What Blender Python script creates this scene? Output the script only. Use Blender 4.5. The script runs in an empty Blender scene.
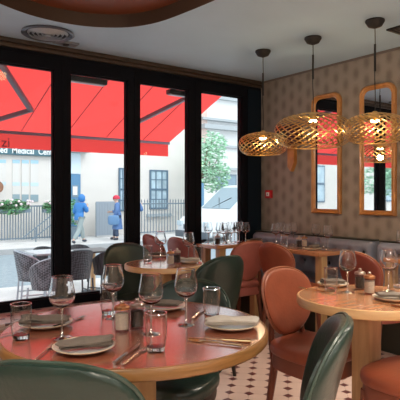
import bpy, bmesh, math, random
from mathutils import Vector, Matrix
random.seed(7)
PI = math.pi
scene = bpy.context.scene
COL = scene.collection
R = math.radians

# ------------------------------------------------------------------ camera
F = 520.0; HY = 195.0
CAM = (-4.08, -4.447, 1.25)
cd = bpy.data.cameras.new('camera'); cam = bpy.data.objects.new('camera', cd); COL.objects.link(cam)
cam.location = CAM
cam.rotation_euler = (PI/2, 0, -math.atan2(.590, .807))
cd.sensor_width = 36; cd.sensor_fit = 'HORIZONTAL'; cd.lens = 36*F/400
cd.shift_y = -5/400
cd.clip_start = .05; cd.clip_end = 200
scene.camera = cam

def wxy(cx, cy): return (CAM[0]+.807*cx+.590*cy, CAM[1]-.590*cx+.807*cy)
def on_z(px, py, z):                      # where the sight line meets a horizontal surface
    d = F*(CAM[2]-z)/(py-HY); return wxy((px-200)/F*d, d)
def on_y(px, Y):                          # where it meets a plane parallel to the glazing
    a = (px-200)/F; d = (Y-CAM[1])/(-.590*a+.807); return wxy(a*d, d)[0], d
def on_yz(px, py, Y):
    x, d = on_y(px, Y); return x, CAM[2]-(py-HY)*d/F

# ------------------------------------------------------------------ materials
MATS = {}
def mat(name, col, rough=.5, metal=0., spec=.5, emit=None, estr=0., noise=0., nscale=20., bump=0., bscale=60., trans=0., coat=0., sheen=0.):
    if name in MATS: return MATS[name]
    m = bpy.data.materials.new(name); m.use_nodes = True
    nt = m.node_tree; b = nt.nodes['Principled BSDF']
    c = (col[0], col[1], col[2], 1)
    b.inputs['Base Color'].default_value = c
    b.inputs['Roughness'].default_value = rough
    b.inputs['Metallic'].default_value = metal
    b.inputs['Specular IOR Level'].default_value = spec
    b.inputs['Coat Weight'].default_value = coat
    b.inputs['Coat Roughness'].default_value = .12
    b.inputs['Sheen Weight'].default_value = sheen
    if emit:
        b.inputs['Emission Color'].default_value = (*emit, 1); b.inputs['Emission Strength'].default_value = estr
    tc = None
    if noise or bump:
        tc = nt.nodes.new('ShaderNodeTexCoord')
    if noise:
        n = nt.nodes.new('ShaderNodeTexNoise'); n.inputs['Scale'].default_value = nscale; n.inputs['Detail'].default_value = 4
        nt.links.new(tc.outputs['Object'], n.inputs['Vector'])
        r = nt.nodes.new('ShaderNodeValToRGB')
        r.color_ramp.elements[0].position = .3; r.color_ramp.elements[1].position = .7
        r.color_ramp.elements[0].color = (*[x*(1-noise) for x in col], 1)
        r.color_ramp.elements[1].color = (*[min(1, x*(1+noise)) for x in col], 1)
        nt.links.new(n.outputs['Fac'], r.inputs['Fac']); nt.links.new(r.outputs['Color'], b.inputs['Base Color'])
    if bump:
        n = nt.nodes.new('ShaderNodeTexNoise'); n.inputs['Scale'].default_value = bscale; n.inputs['Detail'].default_value = 3
        nt.links.new(tc.outputs['Object'], n.inputs['Vector'])
        bp = nt.nodes.new('ShaderNodeBump'); bp.inputs['Strength'].default_value = bump; bp.inputs['Distance'].default_value = .01
        nt.links.new(n.outputs['Fac'], bp.inputs['Height']); nt.links.new(bp.outputs['Normal'], b.inputs['Normal'])
    MATS[name] = m
    return m

def wood(name, c1, c2, rough=.35, scale=(2, 18, 18), coat=0.):
    m = bpy.data.materials.new(name); m.use_nodes = True; nt = m.node_tree; b = nt.nodes['Principled BSDF']
    tc = nt.nodes.new('ShaderNodeTexCoord'); mp = nt.nodes.new('ShaderNodeMapping'); mp.inputs['Scale'].default_value = scale
    n = nt.nodes.new('ShaderNodeTexNoise'); n.inputs['Scale'].default_value = 3; n.inputs['Detail'].default_value = 6; n.inputs['Distortion'].default_value = .6
    r = nt.nodes.new('ShaderNodeValToRGB'); r.color_ramp.elements[0].position = .3; r.color_ramp.elements[1].position = .72
    r.color_ramp.elements[0].color = (*c1, 1); r.color_ramp.elements[1].color = (*c2, 1)
    nt.links.new(tc.outputs['Object'], mp.inputs['Vector']); nt.links.new(mp.outputs['Vector'], n.inputs['Vector'])
    nt.links.new(n.outputs['Fac'], r.inputs['Fac']); nt.links.new(r.outputs['Color'], b.inputs['Base Color'])
    b.inputs['Roughness'].default_value = rough; b.inputs['Coat Weight'].default_value = coat; b.inputs['Coat Roughness'].default_value = .1
    return m

def glass_thin(name, tint=(1, 1, 1), base=.04, edge=.6, power=3.):
    m = bpy.data.materials.new(name); m.use_nodes = True; nt = m.node_tree
    nt.nodes.remove(nt.nodes['Principled BSDF']); out = nt.nodes['Material Output']
    t = nt.nodes.new('ShaderNodeBsdfTransparent'); t.inputs['Color'].default_value = (*tint, 1)
    g = nt.nodes.new('ShaderNodeBsdfGlossy'); g.inputs['Roughness'].default_value = .03
    lw = nt.nodes.new('ShaderNodeLayerWeight'); lw.inputs['Blend'].default_value = .5
    pw = nt.nodes.new('ShaderNodeMath'); pw.operation = 'POWER'; pw.inputs[1].default_value = power
    ma = nt.nodes.new('ShaderNodeMath'); ma.operation = 'MULTIPLY_ADD'; ma.inputs[1].default_value = edge; ma.inputs[2].default_value = base
    mx = nt.nodes.new('ShaderNodeMixShader')
    nt.links.new(lw.outputs['Facing'], pw.inputs[0]); nt.links.new(pw.outputs[0], ma.inputs[0]); nt.links.new(ma.outputs[0], mx.inputs['Fac'])
    nt.links.new(t.outputs[0], mx.inputs[1]); nt.links.new(g.outputs[0], mx.inputs[2]); nt.links.new(mx.outputs[0], out.inputs['Surface'])
    return m

def glass_solid(name, col=(1, 1, 1)):
    m = bpy.data.materials.new(name); m.use_nodes = True; b = m.node_tree.nodes['Principled BSDF']
    b.inputs['Base Color'].default_value = (*col, 1); b.inputs['Transmission Weight'].default_value = 1
    b.inputs['Roughness'].default_value = .02; b.inputs['IOR'].default_value = 1.45
    return m

def math_node(nt, op, a, b=None, c=None):
    n = nt.nodes.new('ShaderNodeMath'); n.operation = op
    for i, v in enumerate((a, b, c)):
        if v is None: continue
        if isinstance(v, (int, float)): n.inputs[i].default_value = v
        else: nt.links.new(v, n.inputs[i])
    return n.outputs[0]

def tile_floor():
    m = bpy.data.materials.new('mosaic_tile'); m.use_nodes = True; nt = m.node_tree; b = nt.nodes['Principled BSDF']
    g = nt.nodes.new('ShaderNodeNewGeometry'); s = nt.nodes.new('ShaderNodeSeparateXYZ'); nt.links.new(g.outputs['Position'], s.inputs[0])
    x, y = s.outputs['X'], s.outputs['Y']
    k = 1/(math.sqrt(2)*.122)
    u = math_node(nt, 'MULTIPLY', math_node(nt, 'ADD', x, y), k); v = math_node(nt, 'MULTIPLY', math_node(nt, 'SUBTRACT', x, y), k)
    fu = math_node(nt, 'ABSOLUTE', math_node(nt, 'SUBTRACT', math_node(nt, 'FRACT', u), .5))
    fv = math_node(nt, 'ABSOLUTE', math_node(nt, 'SUBTRACT', math_node(nt, 'FRACT', v), .5))
    dot = math_node(nt, 'LESS_THAN', math_node(nt, 'ADD', fu, fv), .27)
    # grout runs between the dots
    gr = math_node(nt, 'LESS_THAN', math_node(nt, 'MINIMUM', fu, fv), .018)
    n = nt.nodes.new('ShaderNodeTexNoise'); n.inputs['Scale'].default_value = 5; nt.links.new(g.outputs['Position'], n.inputs['Vector'])
    r = nt.nodes.new('ShaderNodeValToRGB'); r.color_ramp.elements[0].color = (.66, .49, .42, 1); r.color_ramp.elements[1].color = (.78, .62, .55, 1)
    nt.links.new(n.outputs['Fac'], r.inputs['Fac'])
    m1 = nt.nodes.new('ShaderNodeMixRGB'); m1.inputs['Color2'].default_value = (.42, .3, .27, 1); nt.links.new(r.outputs['Color'], m1.inputs['Color1']); 
    nt.links.new(math_node(nt, 'MULTIPLY', gr, .5), m1.inputs['Fac'])
    m2 = nt.nodes.new('ShaderNodeMixRGB'); m2.inputs['Color2'].default_value = (.13, .045, .045, 1); nt.links.new(m1.outputs['Color'], m2.inputs['Color1']); nt.links.new(dot, m2.inputs['Fac'])
    nt.links.new(m2.outputs['Color'], b.inputs['Base Color']); b.inputs['Roughness'].default_value = .3
    return m

def wallpaper():
    m = bpy.data.materials.new('wallpaper'); m.use_nodes = True; nt = m.node_tree; b = nt.nodes['Principled BSDF']
    g = nt.nodes.new('ShaderNodeNewGeometry'); s = nt.nodes.new('ShaderNodeSeparateXYZ'); nt.links.new(g.outputs['Position'], s.inputs[0])
    nz = nt.nodes.new('ShaderNodeTexNoise'); nz.inputs['Scale'].default_value = 60; nz.inputs['Detail'].default_value = 2; nt.links.new(g.outputs['Position'], nz.inputs['Vector'])
    u = math_node(nt, 'DIVIDE', s.outputs['Y'], .118)
    colpar = math_node(nt, 'MULTIPLY', math_node(nt, 'MODULO', math_node(nt, 'ADD', math_node(nt, 'FLOOR', u), 400), 2), .5)
    v = math_node(nt, 'ADD', math_node(nt, 'DIVIDE', s.outputs['Z'], .165), colpar)
    fu = math_node(nt, 'SUBTRACT', math_node(nt, 'FRACT', u), .5); fv = math_node(nt, 'SUBTRACT', math_node(nt, 'FRACT', v), .5)
    d = math_node(nt, 'SQRT', math_node(nt, 'ADD', math_node(nt, 'MULTIPLY', math_node(nt, 'MULTIPLY', fu, fu), 5.5), math_node(nt, 'MULTIPLY', math_node(nt, 'MULTIPLY', fv, fv), 4.)))
    # feathered oval with fine rays
    ang = math_node(nt, 'ARCTAN2', fv, fu)
    ray = math_node(nt, 'MULTIPLY', math_node(nt, 'SINE', math_node(nt, 'MULTIPLY', ang, 18)), .10)
    e = math_node(nt, 'ADD', math_node(nt, 'ADD', d, ray), math_node(nt, 'MULTIPLY', math_node(nt, 'SUBTRACT', nz.outputs['Fac'], .5), .5))
    r = nt.nodes.new('ShaderNodeValToRGB')
    r.color_ramp.elements[0].position = .25; r.color_ramp.elements[0].color = (.20, .168, .14, 1)
    r.color_ramp.elements[1].position = .95; r.color_ramp.elements[1].color = (.31, .265, .22, 1)
    nt.links.new(e, r.inputs['Fac']); nt.links.new(r.outputs['Color'], b.inputs['Base Color']); b.inputs['Roughness'].default_value = .6
    return m

def wicker(name, c1, c2, s=45):
    m = bpy.data.materials.new(name); m.use_nodes = True; nt = m.node_tree; b = nt.nodes['Principled BSDF']
    tc = nt.nodes.new('ShaderNodeTexCoord'); mp = nt.nodes.new('ShaderNodeMapping'); mp.inputs['Rotation'].default_value = (0, R(45), 0)
    ch = nt.nodes.new('ShaderNodeTexChecker'); ch.inputs['Scale'].default_value = s
    ch.inputs['Color1'].default_value = (*c1, 1); ch.inputs['Color2'].default_value = (*c2, 1)
    nt.links.new(tc.outputs['Object'], mp.inputs['Vector']); nt.links.new(mp.outputs['Vector'], ch.inputs['Vector'])
    nt.links.new(ch.outputs['Color'], b.inputs['Base Color']); b.inputs['Roughness'].default_value = .5
    return m

def brick(name, c1, c2, mort, scale=5):
    m = bpy.data.materials.new(name); m.use_nodes = True; nt = m.node_tree; b = nt.nodes['Principled BSDF']
    g = nt.nodes.new('ShaderNodeTexCoord'); mp = nt.nodes.new('ShaderNodeMapping'); mp.inputs['Rotation'].default_value = (R(90), 0, 0)
    br = nt.nodes.new('ShaderNodeTexBrick'); br.inputs['Scale'].default_value = scale
    br.inputs['Color1'].default_value = (*c1, 1); br.inputs['Color2'].default_value = (*c2, 1); br.inputs['Mortar'].default_value = (*mort, 1)
    nt.links.new(g.outputs['Object'], mp.inputs['Vector']); nt.links.new(mp.outputs['Vector'], br.inputs['Vector'])
    nt.links.new(br.outputs['Color'], b.inputs['Base Color']); b.inputs['Roughness'].default_value = .9
    return m

def awning_cloth(name, col, tr):
    m = bpy.data.materials.new(name); m.use_nodes = True; nt = m.node_tree
    nt.nodes.remove(nt.nodes['Principled BSDF']); out = nt.nodes['Material Output']
    tc = nt.nodes.new('ShaderNodeTexCoord'); w = nt.nodes.new('ShaderNodeTexWave'); w.inputs['Scale'].default_value = 160; w.inputs['Distortion'].default_value = 1
    nt.links.new(tc.outputs['Object'], w.inputs['Vector'])
    bp = nt.nodes.new('ShaderNodeBump'); bp.inputs['Strength'].default_value = .05; nt.links.new(w.outputs['Fac'], bp.inputs['Height'])
    d = nt.nodes.new('ShaderNodeBsdfDiffuse'); d.inputs['Color'].default_value = (*col, 1); nt.links.new(bp.outputs['Normal'], d.inputs['Normal'])
    t = nt.nodes.new('ShaderNodeBsdfTranslucent'); t.inputs['Color'].default_value = (*tr, 1)
    mx = nt.nodes.new('ShaderNodeMixShader'); mx.inputs['Fac'].default_value = .6
    nt.links.new(d.outputs[0], mx.inputs[1]); nt.links.new(t.outputs[0], mx.inputs[2]); nt.links.new(mx.outputs[0], out.inputs['Surface'])
    return m

M_floor = tile_floor(); M_wallp = wallpaper()
M_ceil = mat('ceiling_paint', (.44, .62, .76), .55, noise=.04, nscale=2)
M_plainwall = mat('plain_wall', (.42, .33, .26), .8, noise=.05)
M_black = mat('black_frame', (.004, .0048, .008), .65, spec=.12)
M_navy = mat('dark_post', (.006, .013, .022), .6, spec=.15)
M_cornice = mat('bronze_cornice', (.05, .032, .02), .4, noise=.2)
M_recess = mat('recess_brown', (.045, .028, .02), .5)
M_copper = mat('recess_copper', (.17, .045, .014), .45, noise=.12, nscale=3)
M_terra = mat('terracotta_leather', (.27, .068, .032), .38, noise=.1, nscale=14, bump=.12)
M_pink = mat('rose_leather', (.37, .115, .09), .4, noise=.08, nscale=14, bump=.1)
M_red = mat('oxblood_leather', (.20, .042, .026), .4, noise=.1, nscale=14, bump=.1)
M_terra_wood = mat('stained_wood', (.17, .045, .022), .4, noise=.2, nscale=22)
M_brass_rim = mat('leather_piping', (.27, .085, .04), .35)
M_green = mat('green_leather', (.014, .031, .024), .3, noise=.15, nscale=9, bump=.15)
M_gpipe = mat('green_piping', (.035, .06, .045), .35)
M_gleg = mat('dark_leg', (.02, .012, .01), .4)
M_top = wood('red_lacquer_top', (.17, .045, .022), (.32, .10, .05), .2, (1.5, 12, 12), 1.)
M_top.node_tree.nodes['Principled BSDF'].inputs['Coat IOR'].default_value = 1.85
M_top.node_tree.nodes['Principled BSDF'].inputs['Coat Roughness'].default_value = .2
M_top3 = wood('orange_wood_top', (.44, .19, .085), (.58, .28, .14), .22, (1.5, 14, 14), .7)
M_rim = wood('honey_rim', (.16, .075, .022), (.27, .13, .045), .3, (2, 2, 20))
M_rimlight = wood('pale_rim', (.55, .31, .13), (.66, .41, .2), .35, (2, 2, 20))
M_post = wood('oak_post', (.50, .30, .14), (.62, .40, .2), .4, (14, 14, 1.5))
M_iron = mat('dark_iron', (.02, .02, .022), .45, .3)
M_wglass = glass_solid('wine_glass')
M_stem = glass_thin('glass_stem', (.97, .97, .97), .5, .5, 1.2)
M_mglass = glass_thin('mill_glass', (.97, .97, .97), .05, .6, 2.5)
M_tglass = glass_thin('tumbler_glass', (.97, .975, .975), .09, .9, 1.7)
M_pane = glass_thin('window_glass', (.97, .985, .985), .015, .25, 4)
M_sglass = glass_solid('thick_glass')
M_plate = mat('cream_china', (.72, .66, .57), .2, noise=.03)
M_nap = mat('linen', (.17, .14, .115), .85, noise=.12, nscale=30, bump=.2, bscale=200)
M_napl = mat('pale_linen', (.52, .47, .41), .85, noise=.1, nscale=30, bump=.2, bscale=200)
M_steel = mat('steel', (.55, .52, .5), .22, 1)
M_gold = mat('gold_cutlery', (.72, .50, .26), .25, 1)
M_brass = mat('brass_ribbon', (.70, .47, .19), .3, 1)
M_steel_lid = mat('silver_lid', (.6, .52, .48), .3, 1)
M_copperlid = mat('copper_lid', (.62, .33, .17), .3, 1)
M_pepper = mat('peppercorns', (.03, .02, .015), .7, noise=.5, nscale=150)
M_salt = mat('salt_grains', (.72, .6, .48), .8, noise=.1, nscale=150)
M_frame = wood('gilt_frame', (.40, .16, .038), (.60, .28, .075), .32, (3, 3, 3), .3)
M_mirror = mat('mirror_silver', (.86, .88, .9), .02, 1)
M_cord = mat('black_cord', (.01, .01, .01), .6)
M_banq = mat('grey_leather', (.25, .265, .33), .36, noise=.06, bump=.08)
M_banqseat = mat('slate_leather', (.15, .19, .24), .38, noise=.08)
M_banqtrim = mat('dark_green_trim', (.03, .035, .025), .45)
M_button = mat('dark_button', (.02, .02, .028), .4)
M_white = mat('white_plastic', (.8, .8, .8), .4)
M_redp = mat('red_plastic', (.62, .02, .03), .35)
M_bulb = mat('warm_bulb', (1, .8, .5), .4, emit=(1, .72, .38), estr=12)

# ------------------------------------------------------------------ mesh helpers
def box(bm, c, s, rot=None, bevel=0.):
    m = Matrix.Translation(c)
    if rot is not None: m = m @ rot
    r = bmesh.ops.create_cube(bm, size=1, matrix=m @ Matrix.Diagonal((s[0], s[1], s[2], 1)))
    if bevel:
        es = {e for v in r['verts'] for e in v.link_edges}
        bmesh.ops.bevel(bm, geom=list(es), offset=bevel, segments=2, affect='EDGES', profile=.6)
def bx(x0, x1, y0, y1, z0, z1, bevel=0., bm=None):
    bm = bm or bmesh.new(); box(bm, ((x0+x1)/2, (y0+y1)/2, (z0+z1)/2), (x1-x0, y1-y0, z1-z0), None, bevel); return bm
def lathe(bm, prof, n=24, c=(0, 0, 0)):
    rings = []
    for r, z in prof:
        if r < 1e-6: rings.append([bm.verts.new((c[0], c[1], c[2]+z))])
        else: rings.append([bm.verts.new((c[0]+r*math.cos(2*PI*k/n), c[1]+r*math.sin(2*PI*k/n), c[2]+z)) for k in range(n)])
    for a, b in zip(rings, rings[1:]):
        if len(a) == 1 and len(b) == 1: continue
        for k in range(n):
            k2 = (k+1) % n
            if len(a) == 1: bm.faces.new((a[0], b[k2], b[k]))
            elif len(b) == 1: bm.faces.new((a[k], a[k2], b[0]))
            else: bm.faces.new((a[k], a[k2], b[k2], b[k]))
    return bm
def tube(bm, pts, rad, n=8, closed=False, cap=True):
    pts = [Vector(p) for p in pts]; rings = []; N = len(pts)
    rr = rad if isinstance(rad, (list, tuple)) else [rad]*N
    up = None
    for i, p in enumerate(pts):
        if closed: t = (pts[(i+1) % N]-pts[i-1])
        else: t = pts[min(i+1, N-1)]-pts[max(i-1, 0)]
        t.normalize()
        if up is None:
            up = Vector((0, 0, 1)) if abs(t.z) < .9 else Vector((1, 0, 0))
        a = t.cross(up); a.normalize(); b = a.cross(t); b.normalize(); up = b
        rings.append([bm.verts.new(p+a*rr[i]*math.cos(2*PI*k/n)+b*rr[i]*math.sin(2*PI*k/n)) for k in range(n)])
    prs = list(zip(rings, rings[1:]))
    if closed: prs.append((rings[-1], rings[0]))
    for a, b in prs:
        for k in range(n):
            bm.faces.new((a[k], a[(k+1) % n], b[(k+1) % n], b[k]))
    if cap and not closed:
        bm.faces.new(rings[0][::-1]); bm.faces.new(rings[-1])
    return bm
def prism(bm, pts, z0, z1):
    a = [bm.verts.new((x, y, z0)) for x, y in pts]; b = [bm.verts.new((x, y, z1)) for x, y in pts]; n = len(pts)
    for k in range(n): bm.faces.new((a[k], a[(k+1) % n], b[(k+1) % n], b[k]))
    bm.faces.new(a[::-1]); bm.faces.new(b)
    return bm
def spow(x, e): return math.copysign(abs(x)**e, x)
def superell(bm, c, h, e1=.5, e2=.6, nu=28, nv=14, fn=None):
    rings = []
    for j in range(nv+1):
        v = -PI/2+PI*j/nv; cz = spow(math.sin(v), e1); cr = spow(math.cos(v), e1)
        if j in (0, nv): ring = [(0, 0, cz)]
        else: ring = [(cr*spow(math.cos(2*PI*k/nu), e2), cr*spow(math.sin(2*PI*k/nu), e2), cz) for k in range(nu)]
        out = []
        for q in ring:
            p = (q[0]*h[0], q[1]*h[1], q[2]*h[2])
            if fn: p = fn(*p)
            out.append(bm.verts.new((c[0]+p[0], c[1]+p[1], c[2]+p[2])))
        rings.append(out)
    for a, b in zip(rings, rings[1:]):
        for k in range(nu):
            k2 = (k+1) % nu
            if len(a) == 1: bm.faces.new((a[0], b[k2], b[k]))
            elif len(b) == 1: bm.faces.new((a[k], a[k2], b[0]))
            else: bm.faces.new((a[k], a[k2], b[k2], b[k]))
    return bm
def obj(name, bm, m, parent=None, sharp=38., weld=False):
    if weld: bmesh.ops.remove_doubles(bm, verts=bm.verts, dist=1e-5)
    bmesh.ops.recalc_face_normals(bm, faces=bm.faces)
    lim = R(sharp)
    for e in bm.edges:
        if len(e.link_faces) == 2: e.smooth = e.calc_face_angle(0) < lim
    for f in bm.faces: f.smooth = True
    me = bpy.data.meshes.new(name); bm.to_mesh(me); bm.free()
    me.materials.append(m)
    o = bpy.data.objects.new(name, me); COL.objects.link(o)
    if parent: o.parent = parent
    return o
def tag(o, label, cat, group=None):
    o['label'] = label; o['category'] = cat
    if group: o['group'] = group
    return o
def thing(name, label, cat, loc=(0, 0, 0), rz=0., group=None):
    o = bpy.data.objects.new(name, None); COL.objects.link(o); o.empty_display_size = .1
    o.location = loc; o.rotation_euler = (0, 0, rz)
    return tag(o, label, cat, group)
def struct(name, bm, m, parent=None):
    o = obj(name, bm, m, parent)
    if not parent: o['kind'] = 'structure'
    return o
def copy_tree(o, parent=None):
    c = o.copy(); COL.objects.link(c)
    if parent: c.parent = parent
    for ch in list(o.children): copy_tree(ch, c)
    return c
def dup(root, loc, rz, label, group=None, scale=None):
    c = copy_tree(root); c.location = loc; c.rotation_euler = (0, 0, rz); c['label'] = label
    if group: c['group'] = group
    if scale: c.scale = (scale,)*3
    return c
def face_dir(dx, dy): return math.atan2(-dx, dy)
def text_mesh(name, body, size, m, parent, loc, rot, ext=.004, bold=0.):
    cu = bpy.data.curves.new(name, 'FONT'); cu.body = body; cu.size = size; cu.extrude = ext; cu.offset = bold
    t = bpy.data.objects.new(name+'_curve', cu); COL.objects.link(t)
    dg = bpy.context.evaluated_depsgraph_get(); me = bpy.data.meshes.new_from_object(t.evaluated_get(dg))
    bpy.data.objects.remove(t)
    me.materials.clear(); me.materials.append(m); me.name = name
    o = bpy.data.objects.new(name, me); COL.objects.link(o); o.location = loc; o.rotation_euler = rot; o.parent = parent
    return o

# ------------------------------------------------------------------ room shell
CZ = 2.54
struct('floor', bx(-6.6, .1, -6.6, -.06, -.06, 0), M_floor)
struct('wall_right', bx(0, .15, -6.6, .09, 0, CZ), M_wallp)
struct('wall_back', bx(-6.6, 0, -6.7, -6.6, 0, CZ), M_plainwall)
struct('wall_left', bx(-6.7, -6.6, -6.6, .05, 0, CZ), M_plainwall)
# ceiling with an oval recess
rim_pts = [(-3.30, -.98), (-3.08, -.81), (-2.82, -.71), (-2.55, -.70), (-2.34, -.765), (-2.16, -.90), (-2.04, -1.13), (-1.99, -1.46), (-1.965, -1.80), (-1.95, -2.3),
           (-2.0, -2.9), (-2.12, -3.3), (-2.4, -3.6), (-2.8, -3.75), (-3.2, -3.7), (-3.55, -3.45), (-3.75, -3.0), (-3.8, -2.4), (-3.75, -1.8), (-3.58, -1.3)]
def smooth_loop(P, k=4):
    out = []; n = len(P)
    for i in range(n):
        p0, p1, p2, p3 = [Vector(P[(i+j-1) % n]) for j in range(4)]
        for s in range(k):
            t = s/k
            out.append(tuple(.5*((2*p1)+(-p0+p2)*t+(2*p0-5*p1+4*p2-p3)*t*t+(-p0+3*p1-3*p2+p3)*t**3)))
    return out
loop = smooth_loop(rim_pts)
bm = bmesh.new()
outer = [bm.verts.new((x, y, CZ)) for x, y in ((-6.7, .05), (.15, .05), (.15, -6.7), (-6.7, -6.7))]
inner = [bm.verts.new((x, y, CZ)) for x, y in loop]
es = [bm.edges.new((outer[i], outer[(i+1) % 4])) for i in range(4)] + [bm.edges.new((inner[i], inner[(i+1) % len(inner)])) for i in range(len(inner))]
bmesh.ops.triangle_fill(bm, use_beauty=True, edges=es)
ext = bmesh.ops.extrude_face_region(bm, geom=list(bm.faces))
bmesh.ops.translate(bm, verts=[v for v in ext['geom'] if isinstance(v, bmesh.types.BMVert)], vec=(0, 0, .04))
struct('ceiling', bm, M_ceil)
# the recess: a lining band, an inner ledge and a copper dome top
cx, cy = -2.85, -2.2
def scl(P, f): return [(cx+(x-cx)*f, cy+(y-cy)*f) for x, y in P]
bm = bmesh.new()
rows = [(.996, CZ-.002), (.996, CZ+.10)]
prev = None
for f, z in rows:
    ring = [bm.verts.new((x, y, z)) for x, y in scl(loop, f)]
    if prev:
        for i in range(len(ring)): bm.faces.new((prev[i], prev[(i+1) % len(ring)], ring[(i+1) % len(ring)], ring[i]))
    prev = ring
o = struct('trim_2', bm, M_recess)
bm = bmesh.new(); prism(bm, scl(loop, 1.01), CZ+.10, CZ+.13)
struct('ceiling_recess', bm, M_copper)
# glazing: folding leaves in black frames
edges = [-4.5, -3.785, -3.07, -2.354, -1.6425, -.919, -.2]
PZ0, PZ1 = .352, 2.345
panes = [(-4.43, -3.86), (-3.71, -3.145), (-2.995, -2.427), (-2.281, -1.708), (-1.577, -.996), (-.842, -.273)]
for i, (a, b) in enumerate(panes):
    e0, e1 = edges[i]+.002, edges[i+1]-.002
    bm = bmesh.new()
    bx(e0, a, -.045, .045, .282, 2.44, 0, bm); bx(b, e1, -.045, .045, .282, 2.44, 0, bm)
    bx(a, b, -.045, .045, .282, PZ0, 0, bm); bx(a, b, -.045, .045, PZ1, 2.44, 0, bm)
    # beads round the glass
    for (q0, q1, z0, z1) in ((a, a+.012, PZ0, PZ1), (b-.012, b, PZ0, PZ1), (a+.012, b-.012, PZ0, PZ0+.012), (a+.012, b-.012, PZ1-.012, PZ1)):
        bx(q0, q1, -.02, .02, z0, z1, 0, bm)
    w = struct('window_%d' % (i+1), bm, M_black)
    struct('window_pane', bx(a+.005, b-.005, -.004, .004, PZ0+.005, PZ1-.005), M_pane, w)
struct('trim_3', bx(-6.6, 0, -.05, .05, 2.44, CZ), M_black)                # head rail
struct('trim_4', bx(-.2, 0, -.055, .05, 0, 2.44), M_navy)                 # corner post
struct('wall_front', bx(-6.6, -4.5, -.05, .05, 0, 2.44), M_black)
struct('trim_5', bx(-4.5, -.2, -.045, .045, -.06, .282), M_black)          # threshold below the leaves
bm = bmesh.new(); bx(-6.6, 0, -.10, -.05, 2.505, CZ, .004, bm); bx(-6.6, 0, -.075, -.05, 2.47, 2.505, .003, bm)
struct('trim_1', bm, M_cornice)
struct('trim_6', bx(-.012, 0, -6.6, -.05, 2.52, CZ), mat('cornice_shade', (.16, .13, .11), .6))
lg = struct('floor_ledge', bx(-4.4, -1.85, -.42, -.046, 0, .265), mat('ledge_stone', (.5, .4, .35), .5, noise=.06))
struct('ledge_tiles', bx(-4.4, -1.85, -.43, -.046, .265, .281), M_floor, lg)

# ceiling fittings
def round_vent(loc, label):
    t = thing('ceiling_vent', label, 'vent', loc)
    bm = bmesh.new(); lathe(bm, [(.20, 0), (.205, -.012), (.19, -.02), (.172, -.006), (.165, 0)], 40); obj('rim', bm, mat('vent_metal', (.10, .12, .15), .35, .4), t)
    bm = bmesh.new()
    for r in (.145, .112, .078, .045): lathe(bm, [(r+.013, -.004), (r, -.022), (r-.004, -.02), (r+.009, -.002)], 36)
    obj('diffuser_rings', bm, mat('vent_ring', (.42, .47, .52), .3, .3), t)
    bm = bmesh.new(); lathe(bm, [(0, -.001), (.168, -.001), (.168, -.003), (0, -.003)], 36); obj('backing', bm, mat('vent_dark', (.02, .025, .035), .6), t)
    bm = bmesh.new(); lathe(bm, [(0, -.03), (.025, -.026), (.028, -.004), (0, -.004)], 20); obj('centre_cap', bm, mat('vent_ring', (0, 0, 0)), t)
v = on_z(48, 33, CZ)
round_vent((v[0], v[1], CZ), 'round ceiling vent with concentric rings beside the dark oval recess')
v = on_z(66, 42.5, CZ)
t = thing('ceiling_hatch', 'small flat rectangular plate on the ceiling next to the round vent', 'plate', (v[0], v[1], CZ))
bm = bx(-.10, .10, -.05, .05, -.015, 0, .004); obj('plate', bm, mat('plate_grey', (.16, .19, .22), .4), t)
bm = bx(-.02, .02, -.02, .02, -.028, -.015, .003); obj('catch', bm, M_iron, t)
v = on_z(399, 29, CZ)
t = thing('ceiling_grille', 'dark square ceiling grille at the right edge beyond the last pendant lamp', 'grille', (v[0]+.02, v[1]-.04, CZ))
obj('frame', bx(-.1, .1, -.1, .1, -.014, 0, .004), M_iron, t)
bm = bmesh.new()
for k in range(5): bx(-.085, .085, -.075+k*.035, -.06+k*.035, -.02, -.014, 0, bm)
obj('slats', bm, mat('grille_slat', (.06, .055, .05), .5), t)

# ------------------------------------------------------------------ mirrors, call point, wall bracket
def mirror(y0, y1, z0, z1, label):                 # y0 > y1
    t = thing('wall_mirror', label, 'mirror', (0, (y0+y1)/2, z0)); w = y0-y1; h = z1-z0; rr = .085
    def outline(ins):
        a, b = -w/2+ins, w/2-ins; z_0, z_1 = ins, h-ins; r = rr-ins*.5; p = [(a, z_0), (b, z_0)]
        for k in range(9): q = PI/2*k/8; p.append((b-r+r*math.cos(q), z_1-r+r*math.sin(q)))
        for k in range(9): q = PI/2+PI/2*k/8; p.append((a+r+r*math.cos(q), z_1-r+r*math.sin(q)))
        return p
    bm = bmesh.new(); prof = [(0, -.002), (0, -.028), (.012, -.038), (.024, -.03), (.032, -.034), (.042, -.02), (.046, -.012)]
    prev = None
    for ins, x in prof:
        ring = [bm.verts.new((x, y, z)) for y, z in outline(ins)]
        if prev:
            n = len(ring)
            for k in range(n): bm.faces.new((prev[k], prev[(k+1) % n], ring[(k+1) % n], ring[k]))
        prev = ring
    obj('gilt_frame', bm, M_frame, t)
    bm = bmesh.new(); a = [bm.verts.new((-.014, y, z)) for y, z in outline(.044)]; b = [bm.verts.new((-.002, y, z)) for y, z in outline(.044)]
    bm.faces.new(a); bm.faces.new(b[::-1])
    for k in range(len(a)): bm.faces.new((a[k], b[k], b[(k+1) % len(a)], a[(k+1) % len(a)]))
    obj('mirror_glass', bm, M_mirror, t)
mirror(-.829, -1.195, 1.066, 2.255, 'tall gilt framed wall mirror left of the other, behind the middle pendant')
mirror(-1.414, -1.789, 1.066, 2.25, 'tall gilt framed wall mirror nearer the right edge, behind the rightmost pendant')
t = thing('fire_call_point', 'small red fire alarm call point on the patterned wall', 'alarm', (0, -.198, 1.215))
obj('housing', bx(-.035, 0, -.045, .045, 0, .09, .006), M_redp, t)
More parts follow.
